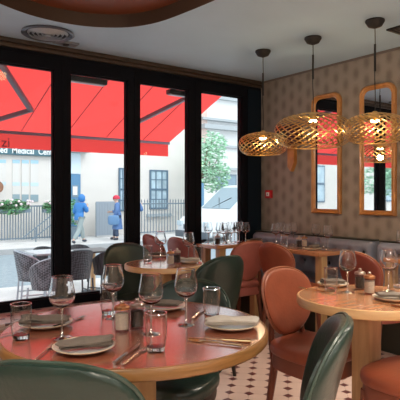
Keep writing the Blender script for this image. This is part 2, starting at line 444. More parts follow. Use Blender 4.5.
obj('glass_panel', bx(-.039, -.035, -.024, .024, .022, .066, .001), M_white, t)
obj('black_dot', bx(-.041, -.039, -.006, .006, .036, .05), M_cord, t)
t = thing('wall_bracket', 'dark plum box on a pointed wooden bracket between corner and first mirror', 'bracket', (0, -.56, 1.50))
bm = bmesh.new(); prism(bm, [(-.045, .09), (0, .0), (.045, .05), (.045, .28), (-.045, .28)], -.05, 0)
bmesh.ops.rotate(bm, verts=bm.verts, cent=(0, 0, 0), matrix=Matrix(((0, 0, 1), (1, 0, 0), (0, 1, 0))))
obj('pointed_bracket', bm, M_frame, t)
obj('box', bx(-.14, 0, -.13, .13, .28, .48, .01), mat('plum_box', (.06, .018, .025), .4), t)
obj('front_grille', bx(-.146, -.14, -.04, .12, .30, .46, .002), mat('speaker_black', (.012, .01, .012), .7), t)

# ------------------------------------------------------------------ pendant lamps
def ribbon(bm, pts, w, th):                      # a flat strip lying on the lamp's bulging surface
    prev = None; N = len(pts)
    for i, p in enumerate(pts):
        p = Vector(p); t = (Vector(pts[min(i+1, N-1)])-Vector(pts[max(i-1, 0)])).normalized()
        nrm = Vector((p.x, p.y, p.z*2.2)).normalized(); sd = t.cross(nrm).normalized(); nrm = sd.cross(t)
        q = [bm.verts.new(p+sd*a*w/2+nrm*b*th/2) for a, b in ((-1, -1), (1, -1), (1, 1), (-1, 1))]
        if prev:
            for k in range(4): bm.faces.new((prev[k], prev[(k+1) % 4], q[(k+1) % 4], q[k]))
        else: bm.faces.new(q)
        prev = q
    bm.faces.new(prev[::-1])
def pendant(px, y, d, rad, hh, zc, tw, n, label):
    X, Y = wxy((px-200)/F*d, d)
    t = thing('pendant_lamp', label, 'lamp', (X, Y, zc), 0, 'woven brass pendant lamps')
    bm = bmesh.new()
    for i in range(n):
        ph = 2*PI*i/n; pts = []
        for k in range(25):
            s = k/24; th = R(16)+(PI-R(16)-R(38))*s
            rr = rad*spow(math.sin(th), .75); zz = hh*spow(math.cos(th), .85)
            a = ph+tw*s
            pts.append((rr*math.cos(a), rr*math.sin(a), zz))
        ribbon(bm, pts, .0105, .0016)
    obj('woven_basket', bm, M_brass, t)
    th0 = R(16); th1 = PI-R(38)
    for nm, th in (('top_ring', th0), ('bottom_ring', th1)):
        bm = bmesh.new(); rr = rad*spow(math.sin(th), .75); zz = hh*spow(math.cos(th), .85)
        tube(bm, [(rr*math.cos(2*PI*k/36), rr*math.sin(2*PI*k/36), zz) for k in range(36)], .005, 6, True); obj(nm, bm, M_brass, t)
    zt = hh*.92
    bm = bmesh.new(); rr = rad*spow(math.sin(th0), .75)
    for k in range(3):
        a = 2*PI*k/3; tube(bm, [(.02*math.cos(a), .02*math.sin(a), zt), (rr*math.cos(a), rr*math.sin(a), hh*spow(math.cos(th0), .85))], .003, 5)
    obj('top_spokes', bm, M_brass, t)
    bm = bmesh.new(); lathe(bm, [(0, zt+.03), (.014, zt+.03), (.03, zt+.012), (.034, zt-.035), (0, zt-.035)], 16); obj('lamp_socket', bm, M_brass, t)
    bm = bmesh.new(); lathe(bm, [(0, zt-.036), (.03, zt-.036), (.032, zt-.042), (.028, zt-.05), (0, zt-.052)], 16); obj('bulb', bm, M_bulb, t)
    top = CZ-zc
    bm = bmesh.new(); tube(bm, [(.004*math.sin(k*1.3)*(0 if k in (0, 8) else 1), 0, zt+.03+(top-.05-zt-.03)*k/8) for k in range(9)], .0035, 6); obj('cord', bm, M_cord, t)
    zg = zt+.03+(top-zt)*.42
    bm = bmesh.new(); lathe(bm, [(0, zg), (.008, zg), (.008, zg+.20), (0, zg+.20)], 8); obj('cord_grip', bm, M_cord, t)
    bm = bmesh.new(); lathe(bm, [(0, top), (.068, top), (.07, top-.012), (.05, top-.045), (.012, top-.06), (0, top-.06)], 24); obj('ceiling_rose', bm, M_cord, t)
    L = bpy.data.lights.new('bulb_light', 'POINT'); L.energy = 3.2; L.color = (1, .72, .42); L.shadow_soft_size = .03
    lo = bpy.data.objects.new('bulb_light', L); COL.objects.link(lo); lo.location = (0, 0, zt-.14); lo.parent = t
pendant(263, 144, 4.65, .218, .105, 1.70, 1.9, 22, 'smallest looking gold ribbon pendant lamp, hanging nearest the corner')
pendant(313, 133, 4.26, .315, .145, 1.765, 2.0, 26, 'largest gold ribbon pendant lamp, hanging in the middle of three')
pendant(375, 131, 3.84, .232, .112, 1.735, 1.9, 24, 'gold ribbon pendant lamp nearest the right edge in front of mirror')

# ------------------------------------------------------------------ chairs
def backrest(bm, hw, hh, zc, y0, th, curve, lean, ex, egg=0., n=40):
    def f(x, z, t):
        s = z/hh; xx = x*(1+egg*s)
        return (xx, y0+t+curve*(xx/hw)**2-lean*max(s+1, 0)**1.2, zc+z)
    bm2 = bmesh.new(); superell(bm2, (0, 0, 0), (hw, hh, th), .45, ex, n, 12)
    for v in bm2.verts: v.co = f(*v.co)
    me = bpy.data.meshes.new('tmp'); bm2.to_mesh(me); bm2.free(); bm.from_mesh(me); bpy.data.meshes.remove(me)
    loopp = [f(hw*1.004*spow(math.cos(2*PI*k/48), ex), hh*1.004*spow(math.sin(2*PI*k/48), ex), 0) for k in range(48)]
    return loopp
def terracotta_chair(leather, label):
    t = thing('dining_chair', label, 'chair')
    bm = bmesh.new(); lp = backrest(bm, .192, .178, .658, -.185, .026, .035, .034, .88, .2); obj('backrest', bm, leather, t, 60)
    bm = bmesh.new(); tube(bm, lp, .008, 6, True); obj('back_piping', bm, M_brass_rim, t)
    bm = bmesh.new(); superell(bm, (0, 0, .435), (.218, .215, .042), .55, .62, 36, 12, lambda x, y, z: (x*(1+.06*y/.215), y, z+.008*(1-(x/.22)**2))); obj('seat', bm, leather, t, 60)
    bm = bmesh.new(); superell(bm, (0, 0, .375), (.207, .203, .045), .2, .6, 36, 8, lambda x, y, z: (x*(1+.06*y/.215), y, z)); obj('seat_frame', bm, leather if leather != M_terra else mat('terracotta_apron', (.21, .06, .032), .45), t)
    for s in (-1, 1):
        bm = bmesh.new(); tube(bm, [(s*.165, .155, .38), (s*.170, .165, .2), (s*.172, .172, 0)], [.023, .019, .012], 8); obj('leg', bm, M_terra_wood, t)
    for s in (-1, 1):
        bm = bmesh.new(); tube(bm, [(s*.142, -.155, .38), (s*.150, -.18, .2), (s*.155, -.215, 0)], [.023, .019, .013], 8); obj('leg', bm, M_terra_wood, t)
    for s in (-1, 1):
        bm = bmesh.new(); tube(bm, [(s*.135, -.175, .37), (s*.128, -.198, .46), (s*.12, -.208, .55)], [.019, .017, .014], 8); obj('back_post', bm, M_terra_wood, t)
    return t
def green_chair(label):
    t = thing('tub_chair', label, 'chair')
    bm = bmesh.new(); lp = backrest(bm, .235, .24, .605, -.165, .033, .065, .05, .72, .02, 48); obj('backrest', bm, M_green, t, 60)
    bm = bmesh.new(); tube(bm, lp, .0065, 6, True); obj('back_piping', bm, M_gpipe, t)
    bm = bmesh.new(); superell(bm, (0, .02, .41), (.215, .215, .045), .5, .72, 36, 12); obj('seat', bm, M_green, t, 60)
    bm = bmesh.new(); superell(bm, (0, .015, .35), (.20, .20, .035), .25, .72, 36, 8); obj('seat_frame', bm, M_gleg, t)
    for s in (-1, 1):
        bm = bmesh.new(); tube(bm, [(s*.14, .15, .36), (s*.16, .17, 0)], [.02, .012], 8); obj('leg', bm, M_gleg, t)
    for s in (-1, 1):
        bm = bmesh.new(); tube(bm, [(s*.13, -.13, .36), (s*.15, -.19, 0)], [.02, .012], 8); obj('leg', bm, M_gleg, t)
    return t
def put(t, x, y, dx, dy, sc=None):
    t.location = (x, y, 0); t.rotation_euler = (0, 0, face_dir(dx, dy))
    if sc: t.scale = (sc,)*3
GG = 'dark green upholstered tub chairs'
g0 = green_chair('dark green leather chair back filling the bottom left corner'); g0['group'] = GG; put(g0, -3.444, -3.02, .718, .696)
dup(g0, (-2.75, -2.425, 0), face_dir(-.829, -.559), 'green upholstered chair facing us across the big front table, behind the wine glass', GG, .965)
dup(g0, (-2.858, -3.138, 0), face_dir(-.641, .766), 'green leather chair seen edge on between the front table and right table', GG)
dup(g0, (-1.935, -1.515, 0), face_dir(-.10, .99), 'dark green chair with its back to us right of middle round table', GG)
dup(g0, (-2.02, -.83, 0), face_dir(.05, -1), 'dark chair by the window behind the left side of middle round table', GG)
GT = 'leather balloon back dining chairs'
a0 = terracotta_chair(M_terra, 'orange brown balloon back chair tucked under the right round table, seat showing'); a0['group'] = GT; put(a0, -1.96, -2.585, .05, -1)
dup(a0, (-1.94, -3.16, 0), face_dir(0, 1), 'terracotta chair seat at bottom right corner, its back outside the picture', GT)
dup(a0, (-.74, -1.235, 0), face_dir(1, .05), 'terracotta balloon back chair pulled up to the long banquette table', GT)
p0 = terracotta_chair(M_pink, 'salmon pink balloon back chair facing the window table, beside its oak leg'); p0['group'] = GT; put(p0, -.93, -.70, 0.05, 1)
dup(p0, (-1.34, -.275, 0), face_dir(1, -.1), 'rose pink balloon back chair nearest the glass, left of its twin', GT, 1.05)
dup(p0, (-1.37, -.775, 0), face_dir(1, 0), 'rose pink balloon back chair right of its twin by the window', GT, 1.06)
r0 = terracotta_chair(M_red, 'oxblood red balloon back chair behind the right round table'); r0['group'] = GT; put(r0, -.70, -2.09, 1, -.1)

# ------------------------------------------------------------------ tables
TZ = .75
def round_table(x, y, r, label, mt, mr, th, post, group='round dining tables'):
    t = thing('round_table', label, 'table', (x, y, 0), 0, group)
    bm = bmesh.new(); lathe(bm, [(0, TZ), (r-.012, TZ), (r-.012, TZ-th), (0, TZ-th)], 72); obj('tabletop', bm, mt, t)
    bm = bmesh.new(); lathe(bm, [(r-.012, TZ), (r-.012, TZ+.001), (r-.004, TZ), (r, TZ-.006), (r, TZ-th+.004), (r-.004, TZ-th-.001), (r-.012, TZ-th-.001), (r-.012, TZ)], 72); obj('edge_band', bm, mr, t)
    w = post/2; obj('post', bx(-w, w, -w, w, .03, TZ-th, .004), M_post, t)
    bm = bmesh.new(); lathe(bm, [(0, 0), (r*.42, 0), (r*.42, .014), (w*1.3, .03), (0, .03)], 40); obj('base_plate', bm, M_iron, t)
    return t
T1 = (-3.108, -2.708); T2 = (-2.045, -1.225); T3 = (-1.906, -2.862)
round_table(*T1, .497, 'large glossy red brown round table in the foreground with honey edge', M_top, M_rim, .036, .11)
round_table(*T2, .292, 'small round table in mid ground by the window, pale edge', M_top3, M_rimlight, .036, .075)
round_table(*T3, .338, 'round orange wood table on oak post at the right edge', M_top3, M_rimlight, .04, .10)
def rect_table(x0, x1, y0, y1, label, legs):
    t = thing('banquette_table', label, 'table', ((x0+x1)/2, (y0+y1)/2, 0)); X = (x1-x0)/2; Y = (y1-y0)/2
    obj('tabletop', bx(-X, X, -Y, Y, TZ-.035, TZ, .003), M_top3, t)
    for sx, sy in legs:
        lx, ly = sx*(X-.085), sy*(Y-.05)
        obj('leg', bx(lx-.037, lx+.037, ly-.037, ly+.037, 0, TZ-.035, .003), M_post, t)
    return t
rect_table(-.605, -.165, -1.435, -.47, 'long wooden table set for dinner along the tufted bench under first mirror', ((-1, -1), (-1, 1)))
rect_table(-.94, -.19, -.435, -.09, 'wooden table against the window covered with many glasses', ((-1, -1), (-1, 1)))
rect_table(-.44, -.165, -2.7, -1.92, 'wooden table at the right edge behind the red chair', ((-1, -1), (-1, 1)))

# banquette
def banquette(y0, y1, label):
    t = thing('banquette', label, 'bench', (-.01, (y0+y1)/2, 0)); h = (y1-y0)/2
    obj('base', bx(-.43, -.02, -h+.01, h-.01, 0, .34), M_banqtrim, t)
    bm = bmesh.new(); superell(bm, (-.26, 0, .415), (.20, h, .078), .3, .12, 60, 10); obj('seat_cushion', bm, M_banqseat, t)
    # tufted back
    nb = max(2, round((y1-y0)/.15)); sp = (y1-y0)/nb
    bt = [(-h+sp*(k+.5), .735) for k in range(nb)]+[(-h+sp*k, .60) for k in range(1, nb)]
    bm = bmesh.new(); nu, nv = nb*8, 22; grid = []
    for i in range(nu+1):
        rw = []
        for j in range(nv+1):
            y = -h+2*h*i/nu; z = .45+(.835-.45)*j/nv
            x = -.145
            dd = min(math.hypot(y-a, z-b) for a, b in bt)
            x += .032*math.exp(-(dd/.028)**2)-.0
            top = max(0, (z-.79)/.045); x += .05*top*top
            e = max(0, (abs(y)-(h-.03))/.03); x += .05*e*e
            rw.append(bm.verts.new((x, y, z)))
        grid.append(rw)
    for i in range(nu):
        for j in range(nv): bm.faces.new((grid[i][j], grid[i+1][j], grid[i+1][j+1], grid[i][j+1]))
    # wrap to the wall
    bk = [[bm.verts.new((-.002, r_[j].co.y, r_[j].co.z)) for j in (0, nv)] for r_ in grid]
    for i in range(nu):
        bm.faces.new((grid[i][nv], grid[i+1][nv], bk[i+1][1], bk[i][1])); bm.faces.new((grid[i][0], bk[i][0], bk[i+1][0], grid[i+1][0]))
    for i in (0, nu):
        bm.faces.new([grid[i][j] for j in range(nv+1)]+[bk[i][1], bk[i][0]])
    obj('tufted_back', bm, M_banq, t, 60)
    obj('top_rail', bx(-.09, -.002, -h, h, .837, .85, .004), M_banqtrim, t)
    for a, b in bt:
        bm = bmesh.new(); superell(bm, (-.121, a, b), (.010, .019, .019), 1, 1, 10, 6); obj('button', bm, M_button, t)
banquette(-1.62, -.06, 'long grey tufted leather bench running along the patterned wall to the corner')
banquette(-3.3, -1.675, 'grey tufted leather bench section at the right edge past the gap')

# ------------------------------------------------------------------ tableware
def wine_glass(label, h=.215, rb=.0455):
    t = thing('wine_glass', label, 'glass')
    k = h/.205
    bm = bmesh.new(); pr = [(0, .100), (.014, .103), (.027, .111), (.0365, .124), (.0405, .140), (.039, .158), (.0345, .182), (.031, .205)]
    inn = [(max(0, r-.0011) if r else 0, z+(.004 if r < .02 else (.002 if r < .03 else 0))) for r, z in pr]
    lathe(bm, [(r*rb/.0405, z*k) for r, z in pr+inn[::-1]], 28); obj('bowl', bm, M_wglass, t, 80)
    bm = bmesh.new(); tube(bm, [(.031*rb/.0405*math.cos(2*PI*i/24), .031*rb/.0405*math.sin(2*PI*i/24), h) for i in range(24)], .0011, 5, True); obj('lip', bm, M_sglass, t)
    bm = bmesh.new(); lathe(bm, [(0, .100*k), (.009, .102*k), (.0045, .09*k), (.0034, .05*k), (.004, .012), (.009, .005), (.03, .0022), (.034, .001), (.034, 0), (0, 0)], 20); obj('stem', bm, M_stem, t, 80)
    return t
def tumbler(label, h=.122, r=.0355):
    t = thing('tumbler', label, 'glass')
    bm = bmesh.new(); lathe(bm, [(r*.84, .016), (r*.93, h*.3), (r*1.0, h*.62), (r*.97, h)], 28); obj('wall', bm, M_tglass, t, 80)
    bm = bmesh.new(); tube(bm, [(r*.97*math.cos(2*PI*i/24), r*.97*math.sin(2*PI*i/24), h) for i in range(24)], .0021, 6, True); obj('lip', bm, M_stem, t)
    bm = bmesh.new(); lathe(bm, [(0, 0), (r*.76, 0), (r*.80, .003), (r*.84, .016), (r*.6, .018), (0, .013)], 24); obj('base', bm, M_sglass, t)
    return t
def mill(name, label, cat, fill):
    t = thing(name, label, cat)
    bm = bmesh.new(); lathe(bm, [(0, 0), (.026, 0), (.028, .004), (.0265, .03), (.0265, .08), (.0252, .08), (.0252, .03), (.025, .008), (0, .006)], 24); obj('glass_body', bm, M_mglass, t)
    bm = bmesh.new(); lathe(bm, [(0, .0085), (.0235, .0095), (.0242, .03), (.0242, .066), (0, .068)], 18); obj('contents', bm, fill, t)
    bm = bmesh.new(); lathe(bm, [(0, .0805), (.028, .0805), (.0285, .09), (.024, .095), (.012, .097), (.012, .101), (0, .101)], 22); obj('lid', bm, M_copperlid if name == 'salt_mill' else M_steel_lid, t)
    bm = bmesh.new(); superell(bm, (0, 0, .107), (.009, .009, .0065), 1, 1, 12, 8); obj('knob', bm, M_steel_lid, t)
    return t
def plate(label, r=.105):
    t = thing('plate', label, 'plate')
    bm = bmesh.new(); lathe(bm, [(0, .004), (r*.55, .004), (r*.68, .008), (r*.95, .017), (r, .018), (r*.985, .0145), (r*.7, .004), (r*.58, 0), (0, 0)], 48); obj('china', bm, M_plate, t, 60)
    bm = bmesh.new(); tube(bm, [(r*.985*math.cos(2*PI*i/48), r*.985*math.sin(2*PI*i/48), .0172) for i in range(48)], .0016, 5, True); obj('rim', bm, mat('plate_rim', (.62, .48, .32), .3), t)
    return t
def napkin_bm(L=.17, W=.085, seed=1, layers=3):
    rnd = random.Random(seed); bm = bmesh.new()
    for l in range(layers):
        n, k = 10, 6; z0 = .006*l; g = []; ox = rnd.uniform(-.006, .006); oy = -.006*l; ph = rnd.uniform(0, 6)
        for i in range(n+1):
            row = []
            for j in range(k+1):
                x = -L/2+L*i/n; y = -W/2+W*j/k*(1-.25*l/layers)
                z = z0+.0035*math.sin(x*40+ph)*math.sin(y*50+ph)+.004*math.sin(x*18+ph+l)+.012*(1 if l == layers-1 else .4)*(1-(2*j/k-1)**2)*(.6+.4*math.sin(i*.9+ph))
                row.append((x+ox+.006*math.sin(j*1.4+ph), y+oy, max(z, z0)))
            g.append(row)
        top = [[bm.verts.new((p[0], p[1], p[2]+.005)) for p in row] for row in g]; bot = [[bm.verts.new((p[0], p[1], max(z0, p[2]-.001))) for p in row] for row in g]
        for i in range(n):
            for j in range(k):
                bm.faces.new((top[i][j], top[i+1][j], top[i+1][j+1], top[i][j+1])); bm.faces.new((bot[i][j], bot[i][j+1], bot[i+1][j+1], bot[i+1][j]))
        for i in range(n):
            for j in (0, k): bm.faces.new((top[i][j], bot[i][j], bot[i+1][j], top[i+1][j]))
        for j in range(k):
            for i in (0, n): bm.faces.new((top[i][j], top[i][j+1], bot[i][j+1], bot[i][j]))
    return bm
def napkin(label, x, y, z, rz, L=.17, W=.085, m=None, seed=1):
    o = obj('napkin', napkin_bm(L, W, seed), m or M_nap, None, 60); tag(o, label, 'napkin'); o.location = (x, y, z); o.rotation_euler = (0, 0, rz)
    return o
def fork(label, m):
    t = thing('fork', label, 'fork')
    bm = bmesh.new(); tube(bm, [(0, -.095, .004), (0, -.05, .004), (0, .02, .0055), (0, .045, .003)], [.0055, .0045, .0028, .003], 6)
    for v in bm.verts: v.co.z = .0045+(v.co.z-.0045)*.6
    obj('handle', bm, m, t)
    bm = bmesh.new(); box(bm, (0, .053, .003), (.021, .02, .0022), None, .0008)
    for k in range(4): tube(bm, [(-.0085+k*.0057, .06, .003), (-.0085+k*.0057, .08, .0025), (-.0085+k*.0057, .097, .006)], [.0018, .0016, .0009], 5)
    obj('tines', bm, m, t)
    return t
def knife(label, m):
    t = thing('knife', label, 'knife')
    bm = bmesh.new(); tube(bm, [(0, -.105, .005), (0, -.06, .005), (0, -.01, .005)], [.0065, .006, .005], 8); obj('handle', bm, m, t)
    bm = bmesh.new(); prism(bm, [(-.006, -.01), (.004, -.01), (.009, .05), (.007, .085), (.0, .105), (-.006, .09)], .0035, .0055); obj('blade', bm, m, t)
    return t
PROTO = {}
def ware(kind, label, px, py, rz=0., zoff=0., group=None, scale=None, xy=None, **kw):
    x, y = xy or on_z(px, py, TZ+zoff)
    key = (kind, tuple(sorted((k, getattr(v, 'name', v)) for k, v in kw.items())))
    if key not in PROTO:
        mk = {'wine': wine_glass, 'tumbler': tumbler, 'plate': plate}.get(kind)
        if kind == 'salt': t = mill('salt_mill', label, 'mill', M_salt)
        elif kind == 'pepper': t = mill('pepper_mill', label, 'mill', M_pepper)
        elif kind == 'fork': t = fork(label, kw.get('m', M_steel))
        elif kind == 'knife': t = knife(label, kw.get('m', M_steel))
        else: t = mk(label, **kw)
        PROTO[key] = t
    else:
        t = copy_tree(PROTO[key]); t['label'] = label
        if 'group' in t: del t['group']
    t.location = (x, y, TZ+zoff); t.rotation_euler = (0, 0, rz); t.scale = (scale or 1,)*3
    if group: t['group'] = group
    return t
CAMY = -math.atan2(.590, .807)      # turning a thing by this squares it up with the view
G1 = 'wine glasses on the front table'; G1t = 'tumblers on the front table'
# front table
ware('wine', 'wine glass standing left in front, between the left tumbler and near plate', 62, 338, group=G1)
ware('wine', 'wine glass behind the salt mill with a tumbler behind its stem', 113, 318, group=G1)
ware('wine', 'wine glass between pepper mill and the nearest tumbler on front table', 151, 334, group=G1)
ware('wine', 'wine glass standing before the green chair back, right half of front table', 186, 325, group=G1)
ware('tumbler', 'empty tumbler at the far left of the front table', 21, 339, group=G1t)
ware('tumbler', 'tumbler half hidden behind a wine glass and left of the salt mill', 108.5, 314, group=G1t)
ware('tumbler', 'large looking empty tumbler nearest us on the front table', 156, 351, group=G1t)
ware('tumbler', 'tumbler beside the pale napkin on the front table, in front of green chair', 211.5, 318.5, group=G1t)
ware('salt', 'copper lidded salt mill with pale grains on the front table', 122, 331)
ware('pepper', 'copper lidded pepper mill with dark peppercorns on the front table', 137, 328)
GP = 'plates on the front table'
def setting(px, py, lp, ln, rzn, mnap, L, W, seed, r=.1, group=None, dz=.0, off=(0, 0)):
    p = ware('plate', lp, px, py, group=group, zoff=dz, r=r)
    x, y = p.location.x+off[0], p.location.y+off[1]
    napkin(ln, x, y, TZ+dz+.0185, rzn, L, W, mnap, seed)
setting(84, 350, 'cream plate nearest us on front table, under a folded grey napkin', 'folded grey napkin on the nearest plate of the front table', CAMY+.35, M_nap, .16, .085, 2, group=GP, r=.1)
setting(46, 326, 'cream plate at the left of front table, behind the left wine glass', 'folded brown grey napkin on the left plate behind the tumbler', CAMY+.05, M_nap, .17, .09, 3, group=GP, r=.1)
setting(164, 308.5, 'cream plate on the far side of the front table by the green chair', 'crumpled grey napkin on the far plate of the front table', CAMY-.25, M_nap, .15, .09, 4, group=GP, r=.1)
setting(231, 327.5, 'cream plate at right end of the front table near the honey edge', 'pale crumpled napkin on the right end plate of the front table', CAMY-.02, M_napl, .19, .08, 5, group=GP, r=.1)
def at_cut(kind, label, a, b, m):
    p, q = Vector(on_z(*a, TZ)), Vector(on_z(*b, TZ)); mid = (p+q)/2; d = q-p
    ware(kind, label, 0, 0, math.atan2(d.y, d.x)-PI/2, .0012, None, None, (mid.x, mid.y), m=m)
at_cut('knife', 'knife lying right of the nearest plate, blade toward the nearest tumbler', (113, 366), (141, 344), M_steel)
at_cut('fork', 'fork lying beside the knife right of nearest plate, on its right', (121, 367), (148, 347), M_steel)
at_cut('fork', 'fork left of the nearest plate on the front table', (33, 362), (54, 345), M_steel)
at_cut('knife', 'golden looking knife in front of the pale napkin at the right end', (241, 342.5), (199, 340), M_gold)
at_cut('fork', 'fork lying in front of the knife below the pale napkin', (238, 346.5), (192, 341), M_gold)
at_cut('fork', 'dark fork pointing right behind the left napkin on the front table', (56, 327), (82, 318), M_steel)
at_cut('knife', 'knife between far plate and the tumbler on front table', (195, 318), (203, 311), M_steel)
at_cut('knife', 'knife at the left edge of front table, left of the left tumbler', (-6, 338), (9, 334), M_steel)
# middle round table
ware('wine', 'left wine glass of two on the middle round table', 160.5, 259)
ware('wine', 'right wine glass of two on the middle round table', 188.5, 261)
ware('tumbler', 'tumbler at the left side of the middle round table', 147.5, 262)
ware('tumbler', 'tumbler at the right end of the middle round table', 198, 262)
ware('salt', 'salt mill on the middle round table, left of its pair', 170.5, 265)
ware('pepper', 'pepper mill on the middle round table, right of its pair', 177, 263.5)
setting(158, 257, 'plate on the far left of middle round table behind left wine glass', 'grey napkin on the far left plate of the middle table', CAMY, M_nap, .12, .07, 6, r=.08)
setting(190, 263, 'plate at the right of middle round table', 'beige napkin on the right plate of the middle round table', CAMY-.1, M_napl, .13, .07, 7, r=.08)
# right round table
ware('tumbler', 'tumbler at the left front of the right round table', 331, 291.5)
ware('wine', 'wine glass on the right round table, left of the mills', 347.5, 292)
ware('wine', 'wine glass on the right round table, right of the mills near the picture edge', 388.5, 291)
ware('pepper', 'dark pepper mill on the right round table, behind the salt mill', 360, 289.5)
ware('salt', 'pale salt mill on the right round table, before the pepper mill', 369.5, 294)
ware('tumbler', 'tumbler behind the right plate at the picture edge', 399, 288)
setting(333, 286, 'stacked looking plate left on the right round table behind the tumbler', 'grey napkin on the left plate of the right round table', CAMY, M_nap, .12, .075, 8, r=.085)
setting(392, 300, 'plate at the right edge of right round table', 'grey napkin on the plate at the right picture edge', CAMY-.1, M_nap, .13, .08, 9, r=.09)
at_cut('fork', 'fork on the left rim of right round table, left of tumbler', (324, 292.5), (304, 289), M_gold)
at_cut('knife', 'knife before the right plate on right round table', (404, 309), (376, 302.5), M_gold)
# long banquette table (set out in real metres on its top)
def tx(kind, label, x, y, **k): return ware(kind, label, 0, 0, xy=(x, y), **k)
def by_px(px, py): return on_z(px, py, TZ)
for (px, py, lb) in ((276, 245, 'wine glass at the far left end of the long banquette table, first from left'), (281, 243.4, 'wine glass on long banquette table, second from left'),
                     (287.5, 246, 'wine glass on long banquette table, third from left'), (293.5, 243.6, 'wine glass on long banquette table, fourth from left'),
                     (316, 246.5, 'wine glass on long banquette table, second from its right end'), (328, 249.2, 'wine glass on long banquette table, rightmost at the corner')):
    x, y = by_px(px, py); tx('wine', lb, x, y)
for (px, py, lb) in ((284, 246.5, 'small tumbler among the left glasses of the long banquette table'), (323.5, 249.8, 'small tumbler between the two right wine glasses of the long table')):
    x, y = by_px(px, py); tx('tumbler', lb, x, y, scale=.9)
x, y = by_px(299, 247.8); tx('pepper', 'dark pepper mill in the middle of long banquette table', x, y)
x, y = by_px(304.5, 246.8); tx('salt', 'pale salt mill in the middle of long banquette table', x, y)
setting(312, 249.8, 'plate at the front edge of long banquette table, middle', 'folded napkin on the middle plate of long banquette table', .2, M_nap, .12, .07, 10, r=.085)
setting(342, 246.5, 'plate at the right end of long banquette table', 'pale napkin heaped on right end plate of long banquette table', -.2, M_napl, .12, .08, 11, r=.085)
# window table
k = 0
names = ['first', 'second', 'third', 'fourth', 'fifth', 'sixth', 'seventh', 'eighth', 'ninth']
pts5 = [(-.87, -.20), (-.80, -.36), (-.75, -.24), (-.685, -.345), (-.63, -.18), (-.60, -.34), (-.55, -.235), (-.50, -.355), (-.42, -.16)]
def scr(p):
    dx, dy = p[0]-CAM[0], p[1]-CAM[1]; return (.807*dx-.590*dy)/(.590*dx+.807*dy)
pts5.sort(key=scr)
for k, (x, y) in enumerate(pts5):
    tx('wine', 'empty wine glass on the window table, %s from the left' % names[k], x, y, group='wine glasses crowded on the window table')
for (x, y, lb) in ((-.74, -.15, 'small tumbler at the back of window table, left'), (-.56, -.135, 'small tumbler at the back of window table, right'), (-.83, -.275, 'small tumbler at the left front of the window table'), (-.66, -.265, 'small tumbler in the middle of the window table among wine glasses')):
    tx('tumbler', lb, x, y, scale=.9)
tx('pepper', 'pepper mill among the glasses on the window table', -.88, -.365)
p = ware('plate', 'plate at the right end of the window table by the corner bench', 0, 0, xy=(-.33, -.31), r=.09)
napkin('beige napkin on the plate at right end of the window table', -.33, -.31, TZ+.0185, .3, .12, .08, M_nap, 12)
# right edge table
tx('wine', 'wine glass on the table at right edge behind the red chair', -.30, -2.03)
setting_xy = ware('plate', 'plate on the table at right edge behind red chair', 0, 0, xy=(-.31, -2.25), r=.09)

# ------------------------------------------------------------------ outside
M_pave = mat('pavement_stone', (.62, .60, .58), .85, noise=.1, nscale=2)
M_road = mat('asphalt', (.27, .32, .35), .9, noise=.12, nscale=8)
M_cream = mat('cream_render', (.74, .70, .655), .9, noise=.03, nscale=2)
M_whitep = mat('white_render', (.72, .73, .73), .9, noise=.03, nscale=2)
M_blue = mat('blue_paint', (.10, .25, .42), .5)
M_sky_glass = mat('pale_window', (.62, .74, .80), .15, noise=.1, nscale=1.5)
M_darkglass = mat('dark_window', (.20, .29, .36), .15, noise=.2, nscale=1.5)
M_rail = mat('grey_railing', (.17, .23, .28), .5)
M_lrail = mat('pale_railing', (.30, .35, .40), .6)
FY = 14.5; PVZ = -.35
struct('ground', bx(-50, 30, .05, 5.2, -.6, -.42), M_pave)
struct('ground_road', bx(-50, 30, 5.2, 11.3, -.7, -.5), M_road)
struct('ground_pavement', bx(-50, 30, 11.3, 24, -.6, PVZ), M_pave)
struct('kerb', bx(-50, 30, 11.14, 11.3, -.5, PVZ+.005), mat('kerb_stone', (.42, .42, .42), .9))
# facade opposite
xe, _ = on_y(193.5, FY)
t = thing('cream_building', 'cream rendered town building across the street', 'building', (0, FY, PVZ))
obj('facade_wall', bx(-50, xe, 0, .5, 0, 7.5), M_cream, t)
def flat(name, px0, px1, py0, py1, m, parent, y=FY-.03, th=.03, base=None):
    x0, _ = on_y(px0, y); x1, _ = on_y(px1, y); zs = [on_yz((px0+px1)/2, p, y)[1] for p in (py1, py0)]
    o = base or (0, 0, 0)
    return obj(name, bx(x0-o[0], x1-o[0], y-o[1], y+th-o[1], zs[0]-o[2], zs[1]-o[2]), m, parent)
B = (0, FY, PVZ)
for k in range(11):                          # more sash windows further along to the left, seen in the mirrors
    x = -42+k*3.4
    f = obj('window', bx(x, x+1.3, -.06, 0, 1.2, 3.2), mat('sash_blue', (.10, .17, .24), .5), t)
    for q in range(2): obj('pane', bx(x+.08, x+1.22, -.07, -.06, 1.28+q*.98, 2.14+q*.98), mat('sash_glass', (.45, .58, .66), .2, noise=.25, nscale=2), f)
